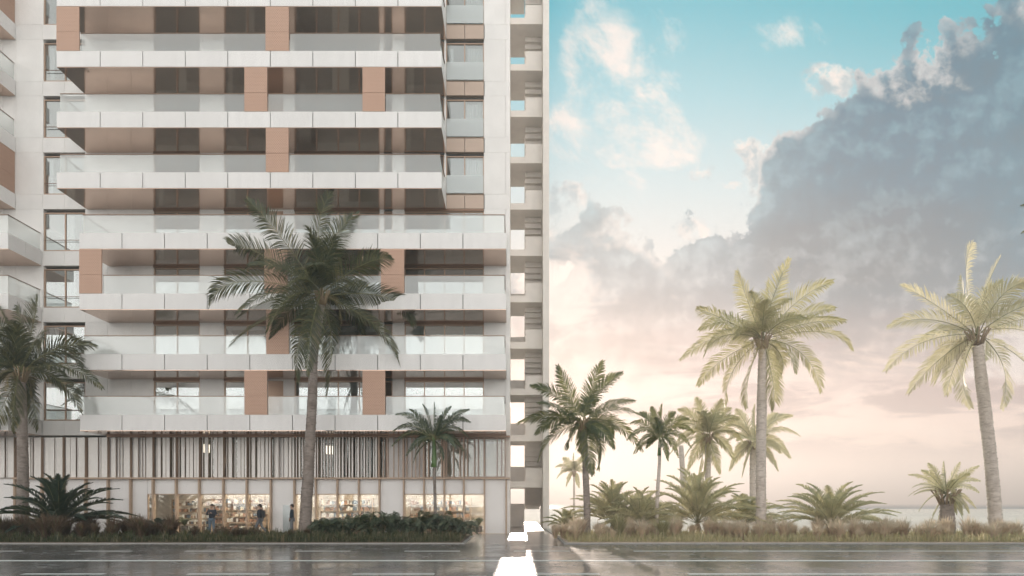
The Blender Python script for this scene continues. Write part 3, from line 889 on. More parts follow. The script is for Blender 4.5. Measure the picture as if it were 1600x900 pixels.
def palm(label, D, trunk_px, trunk_w, center, fr, L=.75, maxlen=None, leaf='leaf', bark='bark', seed=1, fill=8, w=.047, group='palms along the road', shaft=None, dry=3, name='palm_tree', n=60, base_z=.1, droop=.5, fill_len=None, hang=4):
    """fr: list of (tip px, pass px) as seen from the road; depth is added so that all fronds have about the same length"""
    r = random.Random(seed); s = D / F
    c = PX(center[0], center[1], D)
    base = PX(trunk_px[0][0], trunk_px[0][1], D); base.z = base_z
    t = thing(name, label, 'palm', tuple(base), group)
    tm = MB(); pts = [PX(a, bb, D) for a, bb in trunk_px]; pts[0].z = base_z - .15
    trunk(tm, pts, [q * s / 2 for q in trunk_w], r=r)
    tm.build('trunk', M[bark], t)
    if shaft:
        sm = MB(); a = PX(*shaft[0], D); b2 = PX(*shaft[1], D)
        sm.tube([a.lerp(b2, i / 6) for i in range(7)], [shaft[2] * s / 2 * (1.25 - .6 * i / 6) for i in range(7)], 10); sm.build('crownshaft', M['shaft'], t)
    cm = MB()
    lens = [((Vector(a) - Vector(center)).length) * s for a, _ in fr] or [2.0]
    ml = maxlen or max(lens) * 1.03
    for i, (tip, via) in enumerate(fr):
        pl = (Vector(tip) - Vector(center)).length * s
        dep = math.sqrt(max(0.0, ml * ml - pl * pl)) * r.uniform(.35, .85) * (1 if r.random() < .5 else -1)
        p2 = PX(tip[0], tip[1], D); p2.y += dep * .8; p2.x *= 1 + dep * .8 / D; p2.z = CAM_H + (p2.z - CAM_H) * (1 + dep * .8 / D)
        mid = PX(via[0], via[1], D); dd = dep * .45; mid.y += dd; mid.x *= 1 + dd / D; mid.z = CAM_H + (mid.z - CAM_H) * (1 + dd / D)
        p0 = c + (mid - c).normalized() * .10 + Vector((0, dep * .05, 0))
        ctl = mid * 2 - (p0 + p2) * .5
        steep = abs((p2 - p0).normalized().z) * (1 if p2.z > p0.z else .75)
        frond(cm, p0, ctl, p2, n, L, w, roll=r.choice((-1, 1)) * (r.uniform(.35, .8) + .65 * steep), droop=droop * r.uniform(.7, 1.3) * (1 - .45 * steep), r=r)
    fl_ = fill_len or ml * .9
    for i in range(fill):
        az = r.uniform(0, 2 * math.pi); el = R(r.choice((-35, -10, 12, 32, 52, 66)) + r.uniform(-10, 10))
        h = Vector((math.cos(az) * .55, math.sin(az), 0)).normalized()
        ln = fl_ * r.uniform(.75, 1.0)
        ctl = c + (h * math.cos(el + .35) + Vector((0, 0, math.sin(el + .35)))) * ln * .55
        p2 = c + h * ln * math.cos(el) * .95 + Vector((0, 0, ln * (math.sin(el) - .22)))
        frond(cm, c.copy(), ctl, p2, n, L, w, roll=r.uniform(-.5, .5), droop=droop, r=r)
    cm.build('crown', [M[leaf], M['rachis']], t)
    if dry:
        dm = MB()
        for i in range(min(dry, 2)):
            az = r.uniform(0, 2 * math.pi); h = Vector((math.cos(az), math.sin(az), 0))
            ln = fl_ * r.uniform(.3, .5)
            frond(dm, c + h * .05 - Vector((0, 0, .1)), c + h * ln * .5 + Vector((0, 0, .1)), c + h * ln * .55 - Vector((0, 0, ln * .8)), 22, L * .5, w * .6, roll=r.uniform(-.5, .5), droop=.5, r=r)
        dm.build('dry_fronds', [M['leaf_dry'], M['rachis_dry']], t)
    # leaf bases
    bm_ = MB()
    for i in range(14):
        az = i * 2.4; h = Vector((math.cos(az), math.sin(az), 0)); q = trunk_w[-1] * s / 2
        bm_.tube([c - Vector((0, 0, .55)) + h * q * .9, c - Vector((0, 0, .15)) + h * q * 1.5, c + h * q * 2.4 + Vector((0, 0, .25))], [.07, .05, .03], 5)
    if not shaft: bm_.build('leaf_bases', M['rachis_dry'], t)
    return t

def zz(lst, ox, oy, sc): return [((ox + a / sc, oy + b2 / sc), (ox + c_ / sc, oy + d_ / sc)) for a, b2, c_, d_ in lst]

palm('tall dark coconut palm with a thick leaning trunk in the middle of the building front', 33.0,
     [(476, 842), (478, 800), (481, 750), (485, 680), (488, 620), (490, 560), (498, 500), (503, 465)], [20, 18, 17, 15, 14, 12.5, 12, 10], (503, 461),
     zz([(170, 55, 300, 200), (510, 20, 455, 190), (620, 110, 510, 230), (70, 245, 200, 262), (160, 340, 300, 310), (20, 485, 150, 385), (130, 535, 270, 460),
         (250, 590, 340, 450), (100, 650, 230, 545), (370, 790, 388, 590), (490, 850, 508, 640), (755, 300, 640, 315), (840, 560, 730, 450), (780, 715, 680, 560),
         (745, 470, 620, 400), (430, 355, 470, 330), (560, 330, 510, 340), (410, 760, 425, 590), (180, 320, 330, 340), (690, 590, 600, 490)], 320, 290, 2.57),
     L=1.12, leaf='leaf', seed=21, fill=12, w=.047, fill_len=4.6, n=72)
palm('dark coconut palm with a ringed trunk at the left edge of the building', 33.0,
     [(33, 842), (35, 790), (36, 740), (35, 690), (34, 640), (33, 590)], [19, 16, 15, 14, 13, 12], (32, 582),
     zz([(130, 30, 112, 130), (330, 200, 200, 205), (280, 275, 200, 222), (350, 345, 220, 270), (275, 425, 200, 315), (130, 485, 112, 380), (40, 490, 50, 380),
         (-60, 110, 20, 150), (-110, 220, 0, 220), (-130, 400, -10, 300), (-30, 500, 20, 380), (60, 60, 75, 160), (140, 200, 130, 180), (-90, 320, 0, 260), (90, 470, 85, 370), (-10, 60, 40, 160)], 0, 450, 2.194),
     L=1.05, leaf='leaf', seed=5, fill=9, w=.047, fill_len=4.0)
palm('dark green palm with gold edged fronds nearest the stair tower', 33.6,
     [(917, 838), (917, 790), (915, 740), (914, 700), (912, 665)], [12, 10, 9.5, 9, 8], (910, 660),
     zz([(215, 35, 270, 170), (425, 15, 370, 150), (515, 70, 410, 155), (90, 130, 210, 180), (125, 210, 220, 235), (30, 305, 180, 268), (110, 355, 210, 285), (125, 480, 195, 365),
         (575, 200, 450, 222), (630, 285, 480, 240), (610, 435, 480, 305), (405, 520, 412, 395), (330, 440, 332, 370), (265, 420, 280, 360), (380, 545, 360, 430), (470, 370, 430, 310)], 800, 560, 3.0),
     L=.80, leaf='leaf_teal', seed=9, fill=7, w=.047, fill_len=2.6)
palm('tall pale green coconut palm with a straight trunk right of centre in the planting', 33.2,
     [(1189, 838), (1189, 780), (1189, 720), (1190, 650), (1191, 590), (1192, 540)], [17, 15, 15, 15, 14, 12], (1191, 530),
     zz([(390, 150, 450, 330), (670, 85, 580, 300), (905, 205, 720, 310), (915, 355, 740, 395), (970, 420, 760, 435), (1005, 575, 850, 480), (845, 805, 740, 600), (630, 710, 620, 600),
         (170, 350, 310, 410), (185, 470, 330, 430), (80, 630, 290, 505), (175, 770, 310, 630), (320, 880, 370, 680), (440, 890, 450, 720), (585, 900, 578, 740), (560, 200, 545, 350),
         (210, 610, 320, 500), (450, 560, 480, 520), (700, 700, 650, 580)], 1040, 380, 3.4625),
     L=.92, leaf='leaf_lit', bark='bark_pale_lit', seed=14, fill=9, w=.047, fill_len=3.6)
palm('tallest sun-washed palm with a curving trunk at the far right of the planting', 33.4,
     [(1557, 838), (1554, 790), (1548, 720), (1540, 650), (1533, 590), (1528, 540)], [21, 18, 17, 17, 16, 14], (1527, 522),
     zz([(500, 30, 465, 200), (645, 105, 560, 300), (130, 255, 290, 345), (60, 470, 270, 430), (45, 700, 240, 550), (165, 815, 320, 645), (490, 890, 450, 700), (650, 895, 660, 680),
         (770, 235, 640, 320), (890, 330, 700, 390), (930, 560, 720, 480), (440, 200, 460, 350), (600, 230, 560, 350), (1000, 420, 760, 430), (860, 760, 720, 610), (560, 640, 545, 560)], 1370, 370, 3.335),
     L=1.02, leaf='leaf_sunwash', bark='bark_pale_lit', seed=31, fill=8, w=.047, fill_len=3.8)
def ring_fr(c, tips):
    out = []
    for tx, ty, lift in tips:
        m_ = ((c[0] + tx) / 2, (c[1] + ty) / 2 - lift); out.append(((tx, ty), m_))
    return out
palm('slim palm with a bright green crownshaft in front of the shop windows', 33.2,
     [(680, 836), (680, 790), (678.5, 740), (678, 700)], [5.5, 5, 4.5, 4.5], (678, 688),
     ring_fr((678, 688), [(618, 648, 14), (613, 675, 16), (612, 698, 18), (640, 640, 8), (660, 632, 6), (678, 628, 4), (705, 636, 8), (733, 640, 10), (735, 660, 16), (732, 684, 18), (725, 705, 14), (635, 712, 12),
                            (700, 660, 10), (655, 660, 10), (650, 705, 10), (712, 700, 12), (690, 650, 4)]),
     L=.40, leaf='shrub', bark='bark_dark', seed=40, fill=4, w=.045, shaft=((678.5, 730), (678, 684), 7.0), dry=0, n=34, name='slim_palm_tree', fill_len=1.7)
palm('slim palm with a thin pale trunk and small bright crown', 33.0,
     [(1026, 838), (1027, 780), (1030, 730), (1031, 690)], [6.5, 6, 5, 5], (1031, 686),
     ring_fr((1031, 686), [(985, 662, 12), (980, 688, 16), (990, 710, 16), (1000, 645, 8), (1018, 636, 5), (1035, 632, 4), (1055, 645, 8), (1076, 655, 12), (1083, 675, 14), (1080, 700, 16), (1060, 715, 14), (1045, 720, 10), (1010, 700, 8)]),
     L=.42, leaf='leaf_teal', bark='bark_pale_lit', seed=43, fill=5, w=.045, shaft=((1030, 712), (1031, 684), 5.0), dry=0, n=34, name='slim_palm_tree', fill_len=1.6)
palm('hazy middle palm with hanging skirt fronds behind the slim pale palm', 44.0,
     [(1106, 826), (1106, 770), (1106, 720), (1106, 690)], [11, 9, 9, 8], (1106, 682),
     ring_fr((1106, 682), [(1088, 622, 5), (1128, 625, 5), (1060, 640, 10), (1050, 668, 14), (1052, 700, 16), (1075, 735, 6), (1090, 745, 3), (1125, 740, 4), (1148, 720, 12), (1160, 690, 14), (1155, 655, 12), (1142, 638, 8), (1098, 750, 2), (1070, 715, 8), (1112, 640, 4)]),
     L=.70, leaf='leaf_lit', bark='bark_pale_lit', seed=47, fill=8, w=.047, fill_len=2.9, dry=4)
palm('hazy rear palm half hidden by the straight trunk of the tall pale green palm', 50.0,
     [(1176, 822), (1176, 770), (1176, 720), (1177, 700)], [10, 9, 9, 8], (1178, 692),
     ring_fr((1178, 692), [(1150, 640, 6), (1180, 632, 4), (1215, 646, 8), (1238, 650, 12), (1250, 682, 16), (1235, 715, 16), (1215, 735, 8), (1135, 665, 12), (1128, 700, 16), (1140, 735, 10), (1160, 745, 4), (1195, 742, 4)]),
     L=.75, leaf='leaf_sunwash', bark='bark_pale_lit', seed=53, fill=8, w=.065, fill_len=3.0, dry=3)
palm('small distant palm seen between the stair tower and the gold edged palm', 78.0,
     [(897, 806), (897, 780), (897, 745)], [4, 3.2, 3], (897, 738),
     ring_fr((897, 738), [(868, 730, 6), (870, 748, 8), (880, 716, 4), (897, 708, 2), (912, 716, 4), (925, 732, 6), (922, 750, 8), (905, 762, 4), (885, 760, 5)]),
     L=.7, leaf='leaf_lit', bark='bark_pale_lit', seed=57, fill=6, w=.09, fill_len=2.0, dry=0, n=26)
palm('short stubby palm with a thick trunk before the bright beach', 33.5,
     [(1481, 838), (1480, 815), (1479, 785)], [22, 21, 17], (1478, 772),
     ring_fr((1478, 772), [(1420, 742, 8), (1425, 762, 10), (1420, 775, 12), (1450, 724, 5), (1475, 720, 3), (1500, 722, 4), (1530, 728, 6), (1532, 752, 10), (1530, 770, 12), (1525, 795, 10), (1435, 800, 10), (1455, 815, 4), (1505, 812, 5), (1440, 735, 6), (1515, 740, 6), (1490, 818, 2), (1465, 820, 2)]),
     L=.36, leaf='cycad_lit', bark='bark', seed=61, fill=8, w=.04, fill_len=1.7, dry=3, n=36, name='stubby_palm_tree')
palm('near palm beyond the right edge with only frond tips in the picture', 26.0,
     [(1760, 850), (1755, 700), (1745, 520), (1735, 345)], [20, 18, 17, 15], (1732, 330),
     ring_fr((1732, 330), [(1594, 322, 6), (1596, 365, 12), (1640, 230, 20), (1620, 420, 30), (1800, 200, 20), (1860, 300, 20), (1850, 420, 20), (1700, 190, 10), (1660, 470, 20)]),
     L=.7, leaf='leaf', seed=66, fill=5, fill_len=3.2)
# bare palm trunk far behind
t = thing('bare_palm_trunk', 'bare pale leaning palm trunk behind the slim pale palm', 'palm', tuple(PX(1068, 800, 60)))
mm = MB(); trunk(mm, [PX(1070, 812, 60), PX(1068, 760, 60), (PX(1064, 696, 60))], [.3, .27, .22]); mm.build('trunk', M['bark_pale_lit'], t)

# cycads / low clumping palms
def cycad(label, px, D, tips=None, n=30, ln=2.2, leaf='cycad', seed=1, base=.35, L=.34, name='cycad', flat=0.0, w=.04, nl=44, group='low cycads in the planting'):
    r = random.Random(seed); p = Vector((X(px, D), D, .1)); t = thing(name, label, 'cycad', tuple(p), group)
    st = MB(); st.tube([p, p + Vector((0, 0, base * .6)), p + Vector((0, 0, base))], [.16, .19, .12], 10); st.build('stem', M['rachis_dry'], t)
    cm = MB(); c = p + Vector((0, 0, base))
    for i in range(n):
        az = i * 2.39996 + r.uniform(-.2, .2); f_ = (i + .5) / n
        el = R(8 + 72 * f_ ** 1.3 + r.uniform(-6, 6)) * (1 - flat * .3)
        h = Vector((math.cos(az), math.sin(az) * .8, 0)); l = ln * r.uniform(.8, 1.08)
        ctl = c + (h * math.cos(el + .25) + Vector((0, 0, math.sin(el + .25)))) * l * .55
        p2 = c + h * (l * math.cos(el) * .98) + Vector((0, 0, l * math.sin(el) * .80 - l * .10))
        frond(cm, c.copy(), ctl, p2, nl, L, w, roll=r.uniform(-.35, .35), droop=.22, rad=.018, r=r, vee=.45, start=.18)
    cm.build('crown', [M[leaf], M['rachis']], t)
    return t
cycad('large dark cycad spreading around the foot of the left palm', 92, 31.6, n=50, ln=3.9, seed=2, base=.45, L=.42, leaf='cycad', w=.05, nl=52)
cycad('small dark cycad before the first shop window', 248, 31.8, n=16, ln=1.15, seed=3, base=.2, L=.24)
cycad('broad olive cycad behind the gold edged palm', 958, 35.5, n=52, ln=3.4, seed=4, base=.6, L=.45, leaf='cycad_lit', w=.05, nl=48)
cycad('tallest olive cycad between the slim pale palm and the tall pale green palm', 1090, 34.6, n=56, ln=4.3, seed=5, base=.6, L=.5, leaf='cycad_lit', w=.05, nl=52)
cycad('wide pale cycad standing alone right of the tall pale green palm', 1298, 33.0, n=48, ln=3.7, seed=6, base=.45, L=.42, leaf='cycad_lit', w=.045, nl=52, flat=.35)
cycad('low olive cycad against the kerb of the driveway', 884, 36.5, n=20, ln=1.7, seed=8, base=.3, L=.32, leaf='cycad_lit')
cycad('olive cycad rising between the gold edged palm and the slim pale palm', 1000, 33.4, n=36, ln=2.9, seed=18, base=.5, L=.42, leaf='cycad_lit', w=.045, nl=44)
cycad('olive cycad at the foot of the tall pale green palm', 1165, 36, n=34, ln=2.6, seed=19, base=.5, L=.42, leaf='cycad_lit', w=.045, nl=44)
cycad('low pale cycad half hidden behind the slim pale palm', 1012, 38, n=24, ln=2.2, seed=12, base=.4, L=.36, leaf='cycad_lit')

# shrub row
def shrub(label, px, D, h, wd, seed):
    r = random.Random(seed); p = Vector((X(px, D), D, .1)); t = thing('leafy_shrub', label, 'shrub', tuple(p), 'dark leafy shrubs before the shop windows')
    cm = MB(); st = MB()
    for i in range(17):
        az = r.uniform(0, 6.28); rr = wd * math.sqrt(r.random()) * .6; o = p + Vector((math.cos(az) * rr, math.sin(az) * rr * .7, 0))
        zt = h * r.uniform(.30, .85) * (1 - .3 * (rr / wd))
        lean = Vector((math.cos(az), math.sin(az), 0)) * .15
        top = o + lean + Vector((0, 0, zt)); st.tube([o, (o + top) / 2 + lean * .3, top], [.016, .012, .008], 5)
        for j in range(6):
            a2 = r.uniform(0, 6.28); hh = Vector((math.cos(a2), math.sin(a2), 0)); ln = r.uniform(.5, .85)
            q = o.lerp(top, r.uniform(.5, 1.0)); up_ = r.uniform(.15, .6)
            frond(cm, q, q + hh * ln * .45 + Vector((0, 0, ln * (up_ + .25))), q + hh * ln + Vector((0, 0, ln * (up_ - .35))), 15, .27, .036, roll=r.uniform(-.9, .9), droop=.35, rad=.008, r=r, vee=.2, start=.2)
    cm.build('foliage', [M['shrub'], M['rachis']], t); st.build('stem', M['rachis_dry'], t)
shrub('low dark shrub beside the thick leaning trunk', 508, 32.2, .9, .8, 71)
shrub('dark shrub under the middle shop windows, second from the leaning trunk', 548, 31.8, 1.25, 1.0, 72)
shrub('dark shrub with arching tips under the last of the middle shop windows', 585, 31.5, 1.35, .9, 73)
shrub('dark shrub before the white panel left of the slim palm', 622, 31.8, 1.3, 1.0, 74)
shrub('tall dark shrub immediately left of the slim palm trunk', 657, 31.6, 1.5, .9, 75)
shrub('dark shrub immediately right of the slim palm trunk', 690, 31.8, 1.35, .9, 76)
shrub('dark shrub at the end of the planting by the driveway', 716, 31.4, 1.15, .7, 77)

# fountain grass clumps
def clump(name, label, loc, h, n, leaf, seed, spread=1.0, group=None, sway=.5, w=.014):
    r = random.Random(seed); m_ = MB()
    for i in range(n):
        az = r.uniform(0, 6.283); d = Vector((math.cos(az), math.sin(az), 0)); l = h * r.uniform(.55, 1.12)
        tilt = r.random() ** .7 * spread
        p = Vector(loc) + d * r.random() * .12 * h; sidev = Vector((-d.y, d.x, 0)) * w * r.uniform(.7, 1.3)
        a1 = p + (d * tilt * .35 + Vector((0, 0, 1))).normalized() * l * .5
        a2 = a1 + (d * tilt * .9 + Vector((0, 0, .9))).normalized() * l * .3
        a3 = a2 + (d * (tilt * 1.3) + Vector((0, 0, .9 - sway * 1.6 * tilt))).normalized() * l * .3
        b_ = len(m_.v)
        m_.v += [tuple(p - sidev), tuple(p + sidev), tuple(a1 + sidev), tuple(a1 - sidev), tuple(a2 + sidev * .8), tuple(a2 - sidev * .8), tuple(a3)]
        m_.f += [(b_, b_ + 1, b_ + 2, b_ + 3), (b_ + 3, b_ + 2, b_ + 4, b_ + 5), (b_ + 5, b_ + 4, b_ + 6)]; m_.m += [0] * 3; m_.sm += [False] * 3
    o = m_.build(name, M[leaf]); tag(o, label, 'grass clump', group)
    o.location = (0, 0, 0)
    return o
def copy_clump(src, dx, dy, label=None):
    pass
proto = {}
for leaf in ('fountain', 'fountain_sun', 'spiky'):
    proto[leaf] = []
rr = random.Random(88)
GL = 'reddish fountain grass clump in the shaded bed before the building'
GR = 'pale pinkish fountain grass clump along the sunlit bed beside the road'
def place_clumps(leaf, xs, D0, D1, h0, h1, label, group):
    meshes = []
    for i, px in enumerate(xs):
        D = rr.uniform(D0, D1)
        if len(meshes) < 4:
            o = clump('fountain_grass', label, (0, 0, 0), .8, 210 if 'sun' in leaf else 340, leaf, 200 + i, group=group); meshes.append(o)
        else:
            o = rr.choice(meshes).copy(); COL.objects.link(o)
        o.location = (X(px, D), D, .1); o.rotation_euler = (0, 0, rr.uniform(0, 6.28)); s_ = rr.uniform(h0, h1) / .8; o.scale = (s_, s_, s_)
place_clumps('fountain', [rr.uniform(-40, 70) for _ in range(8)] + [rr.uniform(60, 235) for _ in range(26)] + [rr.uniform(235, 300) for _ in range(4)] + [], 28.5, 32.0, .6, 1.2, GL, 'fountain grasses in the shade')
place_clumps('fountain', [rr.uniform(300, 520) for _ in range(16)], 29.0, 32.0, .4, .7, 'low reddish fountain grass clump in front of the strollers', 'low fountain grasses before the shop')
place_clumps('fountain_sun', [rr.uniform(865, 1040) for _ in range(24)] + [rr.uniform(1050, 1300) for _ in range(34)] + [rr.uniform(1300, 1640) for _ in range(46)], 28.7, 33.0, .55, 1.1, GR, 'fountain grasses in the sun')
o = clump('spiky_grass', 'round spiky grass clump at the foot of the broad olive cycad', (0, 0, 0), 1.15, 420, 'spiky', 301, spread=.8, sway=.2, w=.018); o.location = (X(966, 29.8), 29.8, .1)
o = clump('spiky_grass', 'round spiky grass clump at the foot of the slim pale palm', (0, 0, 0), .95, 360, 'spiky', 302, spread=.9, sway=.2, w=.018); o.location = (X(1036, 30.0), 30.0, .1)
o = clump('spiky_grass', 'reddish spiky grass clump before the tall pale green palm', (0, 0, 0), .8, 320, 'fountain_sun', 303, spread=.9, sway=.2, w=.018); o.location = (X(1140, 30.0), 30.0, .1)

# low turf: one mass of blades
def turf(name, x0, x1, y0, y1, n, hmin, hmax, m_, seed):
    g = np.random.default_rng(seed)
    u_ = g.random(n); y = y0 + (y1 - y0) * (u_ ** 1.6); x = x0 + (x1 - x0) * g.random(n)
    az = g.random(n) * 6.283; h = (hmin + (hmax - hmin) * g.random(n) ** 1.8 * 1.3) * (.45 + .75 * np.abs(np.sin(x * 2.1 + np.sin(x * .83) * 2 + y * 1.3)) * (.6 + .4 * np.sin(x * 7.3 + y * 5)))
    dx_, dy_ = np.cos(az), np.sin(az); w_ = .012 + .012 * g.random(n); tl = .15 + .5 * g.random(n)
    V = np.zeros((n, 5, 3)); sx, sy = -dy_ * w_, dx_ * w_
    bx = np.stack([x, y, np.full(n, .09)], 1); sd2 = np.stack([sx, sy, np.zeros(n)], 1)
    mid = bx + np.stack([dx_ * h * tl * .3, dy_ * h * tl * .3, h * .6], 1); top = bx + np.stack([dx_ * h * tl, dy_ * h * tl, h * (1 - tl * .25)], 1)
    V[:, 0] = bx - sd2; V[:, 1] = bx + sd2; V[:, 2] = mid + sd2 * .8; V[:, 3] = mid - sd2 * .8; V[:, 4] = top
    idx = np.arange(n)[:, None] * 5
    quads = (idx + np.array([0, 1, 2, 3])).tolist(); tris = (idx + np.array([3, 2, 4])).tolist()
    me = bpy.data.meshes.new(name); me.from_pydata(V.reshape(-1, 3).tolist(), [], quads + tris); me.materials.append(m_); me.update()
    o = bpy.data.objects.new(name, me); COL.objects.link(o); return o
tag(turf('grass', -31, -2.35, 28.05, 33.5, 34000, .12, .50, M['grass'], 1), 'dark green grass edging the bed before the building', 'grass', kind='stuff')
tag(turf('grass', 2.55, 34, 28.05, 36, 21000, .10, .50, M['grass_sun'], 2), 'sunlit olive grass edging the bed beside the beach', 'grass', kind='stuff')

# ------------------------------------------------------------------ shop interior
def shelf(px, D, wd, h, label, seed):
    r = random.Random(seed); x = X(px, D)
    t = thing('display_shelf', label, 'shelf', (x, D, 0), 'display shelves in the shop')
    f = MB(); f.box(x, x + .05, D, D + .4, 0, h); f.box(x + wd - .05, x + wd, D, D + .4, 0, h)
    n = max(2, int(h / .42))
    for i in range(n + 1): f.box(x + .052, x + wd - .052, D, D + .4, i * (h - .05) / n, i * (h - .05) / n + .04)
    f.build('frame', M['timber'], t)
    g = MB(); cols = [mat('goods_%d' % seed, c, .6) for c in ((.42, .24, .16), (.75, .68, .56), (.12, .16, .2), (.8, .78, .74), (.20, .13, .10), )]
    for i in range(n):
        xx = x + .08; z = i * (h - .05) / n + .042
        while xx < x + wd - .25:
            q = r.uniform(.06, .2); hh = r.uniform(.14, .30)
            g.box(xx, xx + q - .015, D + .04, D + .3, z, z + hh, r.randrange(5)); xx += q + (r.random() < .15) * .15
    gg = g.build('goods', cols, t); gg['kind'] = 'stuff'
shelf(268, 41.0, 2.6, 2.1, 'tall display shelf of goods behind the first shop window', 1)
shelf(352, 39.4, 2.4, 1.25, 'low display shelf behind the strollers, nearest the standing stroller', 2)
shelf(330, 42.4, 3.6, 2.3, 'wall shelf of goods at the back of the shop behind the standing stroller', 3)
shelf(388, 40.5, 1.3, 1.9, 'narrow display shelf behind the walking stroller', 4)
shelf(500, 42.3, 3.6, 2.2, 'wall shelf of goods behind the middle shop windows', 5)
shelf(640, 42.3, 4.2, 2.2, 'wall shelf of goods behind the right shop windows', 6)
shelf(672, 39.6, 2.0, 1.1, 'low display shelf behind the slim palm', 7)
def table(px, D, label):
    x = X(px, D); t = thing('table', label, 'table', (x, D, 0), 'tables in the shop')
    m_ = MB(); m_.box(x - .7, x + .7, D - .35, D + .35, .70, .75); m_.build('tabletop', M['white_panel'], t)
    for a, c in ((-.62, -.28), (.62, -.28), (-.62, .28), (.62, .28)):
        l = MB(); l.box(x + a - .03, x + a + .03, D + c - .03, D + c + .03, 0, .699); l.build('leg', M['bronze'], t)
table(300, 38.8, 'white table behind the first shop window'); table(530, 38.8, 'white table behind the middle shop windows'); table(742, 38.9, 'white table behind the last shop window by the driveway')
def planter(px, D, label, seed):
    r = random.Random(seed); x = X(px, D); t = thing('potted_plant', label, 'plant', (x, D, 0))
    m_ = MB(); m_.tube([(x, D, 0), (x, D, .3), (x, D, .45)], [.16, .22, .23], 12); m_.build('pot', M['room_dark'], t)
    cm = MB(); c = Vector((x, D, .42))
    for i in range(12):
        az = i * 2.4; h = Vector((math.cos(az), math.sin(az), 0)); l = r.uniform(.5, .9)
        frond(cm, c, c + h * .15 + Vector((0, 0, l * .8)), c + h * l * .7 + Vector((0, 0, l * .6)), 10, .2, .05, r=r, rad=.008)
    cm.build('foliage', [M['shrub'], M['rachis']], t)
planter(748, 38.2, 'potted plant inside the last shop window by the driveway', 4)
planter(288, 38.3, 'potted plant inside the first shop window', 5)

# ------------------------------------------------------------------ people
MS = {'skin': mat('skin', (.42, .27, .20), .5), 'hair': mat('hair', (.03, .024, .02), .6), 'jacket': mat('jacket', (.030, .040, .055), .8, var=.3, vscale=12),
      'jacket2': mat('jacket_blue', (.025, .045, .065), .8, var=.3, vscale=12), 'jeans': mat('jeans', (.13, .19, .25), .85, var=.3, vscale=14), 'jeans_grey': mat('jeans_grey', (.17, .19, .21), .85, var=.3, vscale=14),
      'shoe': mat('shoe', (.05, .045, .04), .6), 'pack': mat('backpack', (.035, .04, .045), .7), 'eye': mat('eye', (.02, .02, .02), .3)}
def skin_mesh(name, verts, edges, radii, m_, parent, root=0, sub=2):
    me = bpy.data.meshes.new(name); me.from_pydata([tuple(v) for v in verts], edges, []); me.materials.append(m_)
    o = bpy.data.objects.new(name, me); COL.objects.link(o)
    md = o.modifiers.new('skin', 'SKIN'); md.use_smooth_shade = True
    for i, q in enumerate(radii):
        sv = me.skin_vertices[0].data[i]; sv.radius = (q, q) if not hasattr(q, '__len__') else q; sv.use_root = (i == root)
    sb = o.modifiers.new('sub', 'SUBSURF'); sb.levels = sub; sb.render_levels = sub
    dg = bpy.context.evaluated_depsgraph_get(); ev = o.evaluated_get(dg)
    me2 = bpy.data.meshes.new_from_object(ev); me2.name = name
    o.modifiers.clear(); o.data = me2
    for p in me2.polygons: p.use_smooth = True
    o.parent = parent
    return o
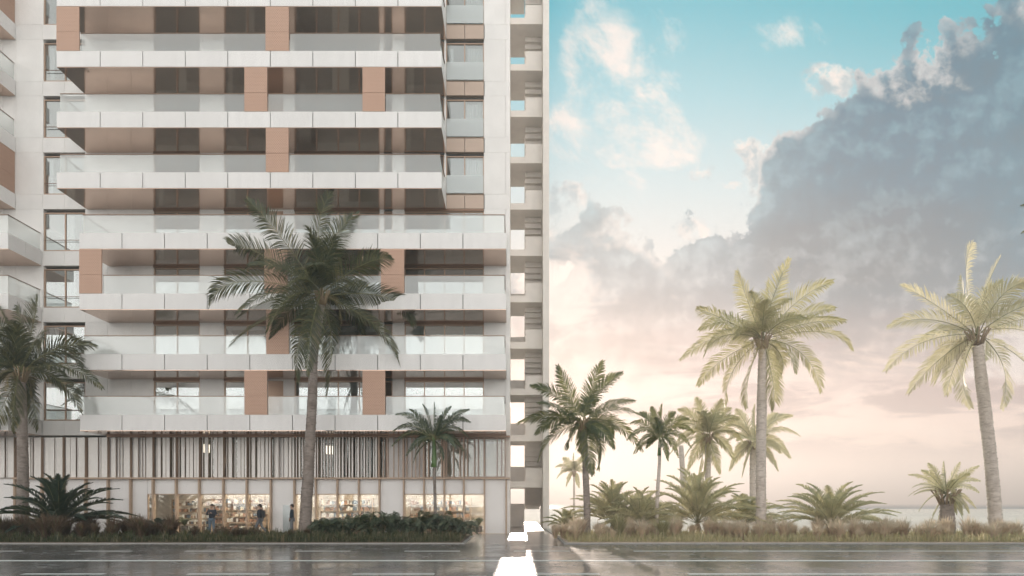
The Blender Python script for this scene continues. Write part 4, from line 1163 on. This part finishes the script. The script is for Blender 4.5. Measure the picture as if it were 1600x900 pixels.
def person(label, loc, rz, legs, arms, jacket='jacket', jeans='jeans', pack=False, phone=False, head_turn=0.0):
    """local frame: faces -Y. legs: [(knee),(ankle)] for left/right; arms: [(elbow),(wrist)]"""
    t = thing('person', label, 'person', loc); t.rotation_euler = (0, 0, rz)
    V_ = Vector
    hipL, hipR = V_((.095, 0, .90)), V_((-.095, 0, .90))
    shL, shR = V_((.185, .01, 1.42)), V_((-.185, .01, 1.42))
    verts = [V_((0, 0, .95)), V_((0, -.01, 1.15)), V_((0, 0, 1.36)), V_((0, .005, 1.47)), V_((0, -.01, 1.56))]
    rad = [(.15, .11), (.14, .10), (.16, .105), (.058, .058), (.06, .06)]
    edges = [(0, 1), (1, 2), (2, 3), (3, 4)]
    def add(p, q, par):
        verts.append(V_(p)); rad.append(q); edges.append((par, len(verts) - 1)); return len(verts) - 1
    # head as part of the continuous body
    h = add((0, -.015, 1.63), (.078, .092), 4); h = add((0, -.01, 1.70), (.075, .088), h); h = add((0, -.005, 1.75), (.045, .055), h)
    wrists = []
    for sgn, sh, (el, wr_) in ((1, shL, arms[0]), (-1, shR, arms[1])):
        a = add(sh, .058, 2); a = add(el, .042, a); a = add(wr_, .027, a); wrists.append((V_(wr_), (V_(wr_) - V_(el)).normalized(), sgn))
        d = (V_(wr_) - V_(el)).normalized(); palm_ = add(V_(wr_) + d * .07, (.036, .02), a)
        sidev = d.cross(V_((0, -1, .2))).normalized()
        nrm = d.cross(sidev).normalized()
        for k, (off, ln) in enumerate(((-.030, .062), (-.010, .075), (.010, .072), (.030, .055))):
            f1 = add(V_(wr_) + d * .10 + sidev * off, .0095, palm_); f2 = add(V_(wr_) + d * (.10 + ln * .55) + sidev * off * 1.05 + nrm * .012, .0085, f1)
            add(V_(wr_) + d * (.10 + ln * .9) + sidev * off + nrm * .034, .0075, f2)
        th = add(V_(wr_) + d * .045 - sidev * sgn * .04, .012, palm_); add(V_(wr_) + d * .085 - sidev * sgn * .058 + nrm * .01, .009, th)
    for hp, (kn, an) in ((hipL, legs[0]), (hipR, legs[1])):
        a = add(hp, .085, 0); a = add(kn, .055, a); a = add(an, .037, a); a = add(V_(an) + V_((0, -.05, -.05)), .035, a); add(V_(an) + V_((0, -.16, -.06)), .025, a)
    body_ = skin_mesh('body', verts, edges, rad, MS['skin'], t)
    # nose, ears, eyes
    fm = MB(); fm.tube([(0, -.10, 1.69), (0, -.122, 1.655), (0, -.105, 1.645)], [.008, .016, .012], 6)
    for s_ in (-1, 1): fm.ball((s_ * .08, .0, 1.665), .022, 8, sz=1.4)
    fm.tube([(-.025, -.103, 1.615), (0, -.108, 1.613), (.025, -.103, 1.615)], [.006, .008, .006], 6)
    o = fm.build('face', MS['skin']); o.parent = t
    em = MB()
    for s_ in (-1, 1): em.ball((s_ * .032, -.094, 1.685), .011, 8)
    o = em.build('eye', MS['eye']); o.parent = t
    # clothes as slightly fuller skins
    jv = [V_((0, 0, .88)), V_((0, -.005, 1.12)), V_((0, .005, 1.36)), V_((0, .01, 1.46))]; jr = [(.185, .14), (.172, .135), (.19, .135), (.09, .085)]; je = [(0, 1), (1, 2), (2, 3)]
    for sh, (el, wr_) in ((shL, arms[0]), (shR, arms[1])):
        i0 = len(jv); jv += [sh.copy(), V_(el), V_(el).lerp(V_(wr_), .92)]; jr += [.082, .064, .048]; je += [(2, i0), (i0, i0 + 1), (i0 + 1, i0 + 2)]
    skin_mesh('jacket', jv, je, jr, MS[jacket], t)
    pv = [V_((0, 0, .95))]; pr = [(.165, .125)]; pe = []
    for hp, (kn, an) in ((hipL, legs[0]), (hipR, legs[1])):
        i0 = len(pv); pv += [hp.copy(), V_(kn), V_(an) + V_((0, 0, .01))]; pr += [.105, .075, .062]; pe += [(0, i0), (i0, i0 + 1), (i0 + 1, i0 + 2)]
    skin_mesh('jeans', pv, pe, pr, MS[jeans], t)
    for kn, an in legs:
        an = V_(an); skin_mesh('shoe', [an + V_((0, .03, -.035)), an + V_((0, -.06, -.045)), an + V_((0, -.17, -.058))], [(0, 1), (1, 2)], [(.046, .05), (.045, .045), (.036, .03)], MS['shoe'], t, sub=1)
    hv = MB(); hv.ball((0, .012, 1.715), .102, 14, sz=.88); hv.ball((0, .04, 1.665), .085, 12); o = hv.build('hair', MS['hair']); o.parent = t
    if pack:
        bm2 = bmesh.new(); bmesh.ops.create_cube(bm2, size=1); bmesh.ops.scale(bm2, vec=(.30, .17, .44), verts=bm2.verts); bmesh.ops.translate(bm2, vec=(0, .215, 1.21), verts=bm2.verts)
        bmesh.ops.bevel(bm2, geom=bm2.edges[:], offset=.06, segments=3, affect='EDGES'); me = bpy.data.meshes.new('backpack'); bm2.to_mesh(me); me.materials.append(MS['pack'])
        o = bpy.data.objects.new('backpack', me); COL.objects.link(o); tag(o, 'dark backpack on the back of the walking stroller', 'backpack'); 
        o.location = loc; o.rotation_euler = (0, 0, rz)
    if phone:
        pm = MB(); pm.box(-.035, .035, -.30, -.29, 1.24, 1.38); o = pm.build('phone', MS['eye']); tag(o, 'dark phone held by the standing stroller', 'phone'); o.location = loc; o.rotation_euler = (0, 0, rz)
    return t
G0 = .0
person('standing person in dark jacket and jeans facing the road, hands at the chest', (X(331, 36), 36.0, G0), 0.0,
       [((.11, -.02, .49), (.12, .01, .085)), ((-.11, -.02, .49), (-.13, .01, .085))],
       [((.27, -.05, 1.17), (.07, -.22, 1.27)), ((-.27, -.05, 1.17), (-.07, -.22, 1.25))], phone=True)
person('walking person in a dark jacket with a backpack striding left past the shop', (X(406, 36), 36.0, G0), R(-90),
       [((.10, -.17, .50), (.11, -.30, .085)), ((-.10, .06, .50), (-.11, .40, .14))],
       [((.25, .10, 1.17), (.24, -.02, .97)), ((-.25, -.08, 1.17), (-.22, -.25, 1.02))], jeans='jeans_grey', pack=True)
person('person in a dark blue jacket standing in profile beside the leaning palm trunk', (X(456, 36.2), 36.2, G0), R(-70),
       [((.10, -.03, .49), (.11, .01, .085)), ((-.10, .0, .49), (-.11, .04, .085))],
       [((.25, .03, 1.16), (.22, -.10, .95)), ((-.25, .03, 1.16), (-.22, -.08, .94))], jacket='jacket2', jeans='jeans_grey')

# ------------------------------------------------------------------ haze
def haze():
    m = bpy.data.materials.new('haze'); m.use_nodes = True
    nt = m.node_tree; nt.nodes.clear(); out = nt.nodes.new('ShaderNodeOutputMaterial')
    pv = nt.nodes.new('ShaderNodeVolumePrincipled'); pv.inputs['Color'].default_value = (.98, .90, .86, 1)
    pv.inputs['Density'].default_value = HAZE_DENSITY; pv.inputs['Anisotropy'].default_value = HAZE_ANISO
    nt.links.new(pv.outputs[0], out.inputs['Volume'])
    b_ = MB(); b_.box(-4800, 4800, -300, 5800, -1.4, 46); o = b_.build('haze', m); tag(o, kind='stuff')
if HAZE_DENSITY > 0: haze()
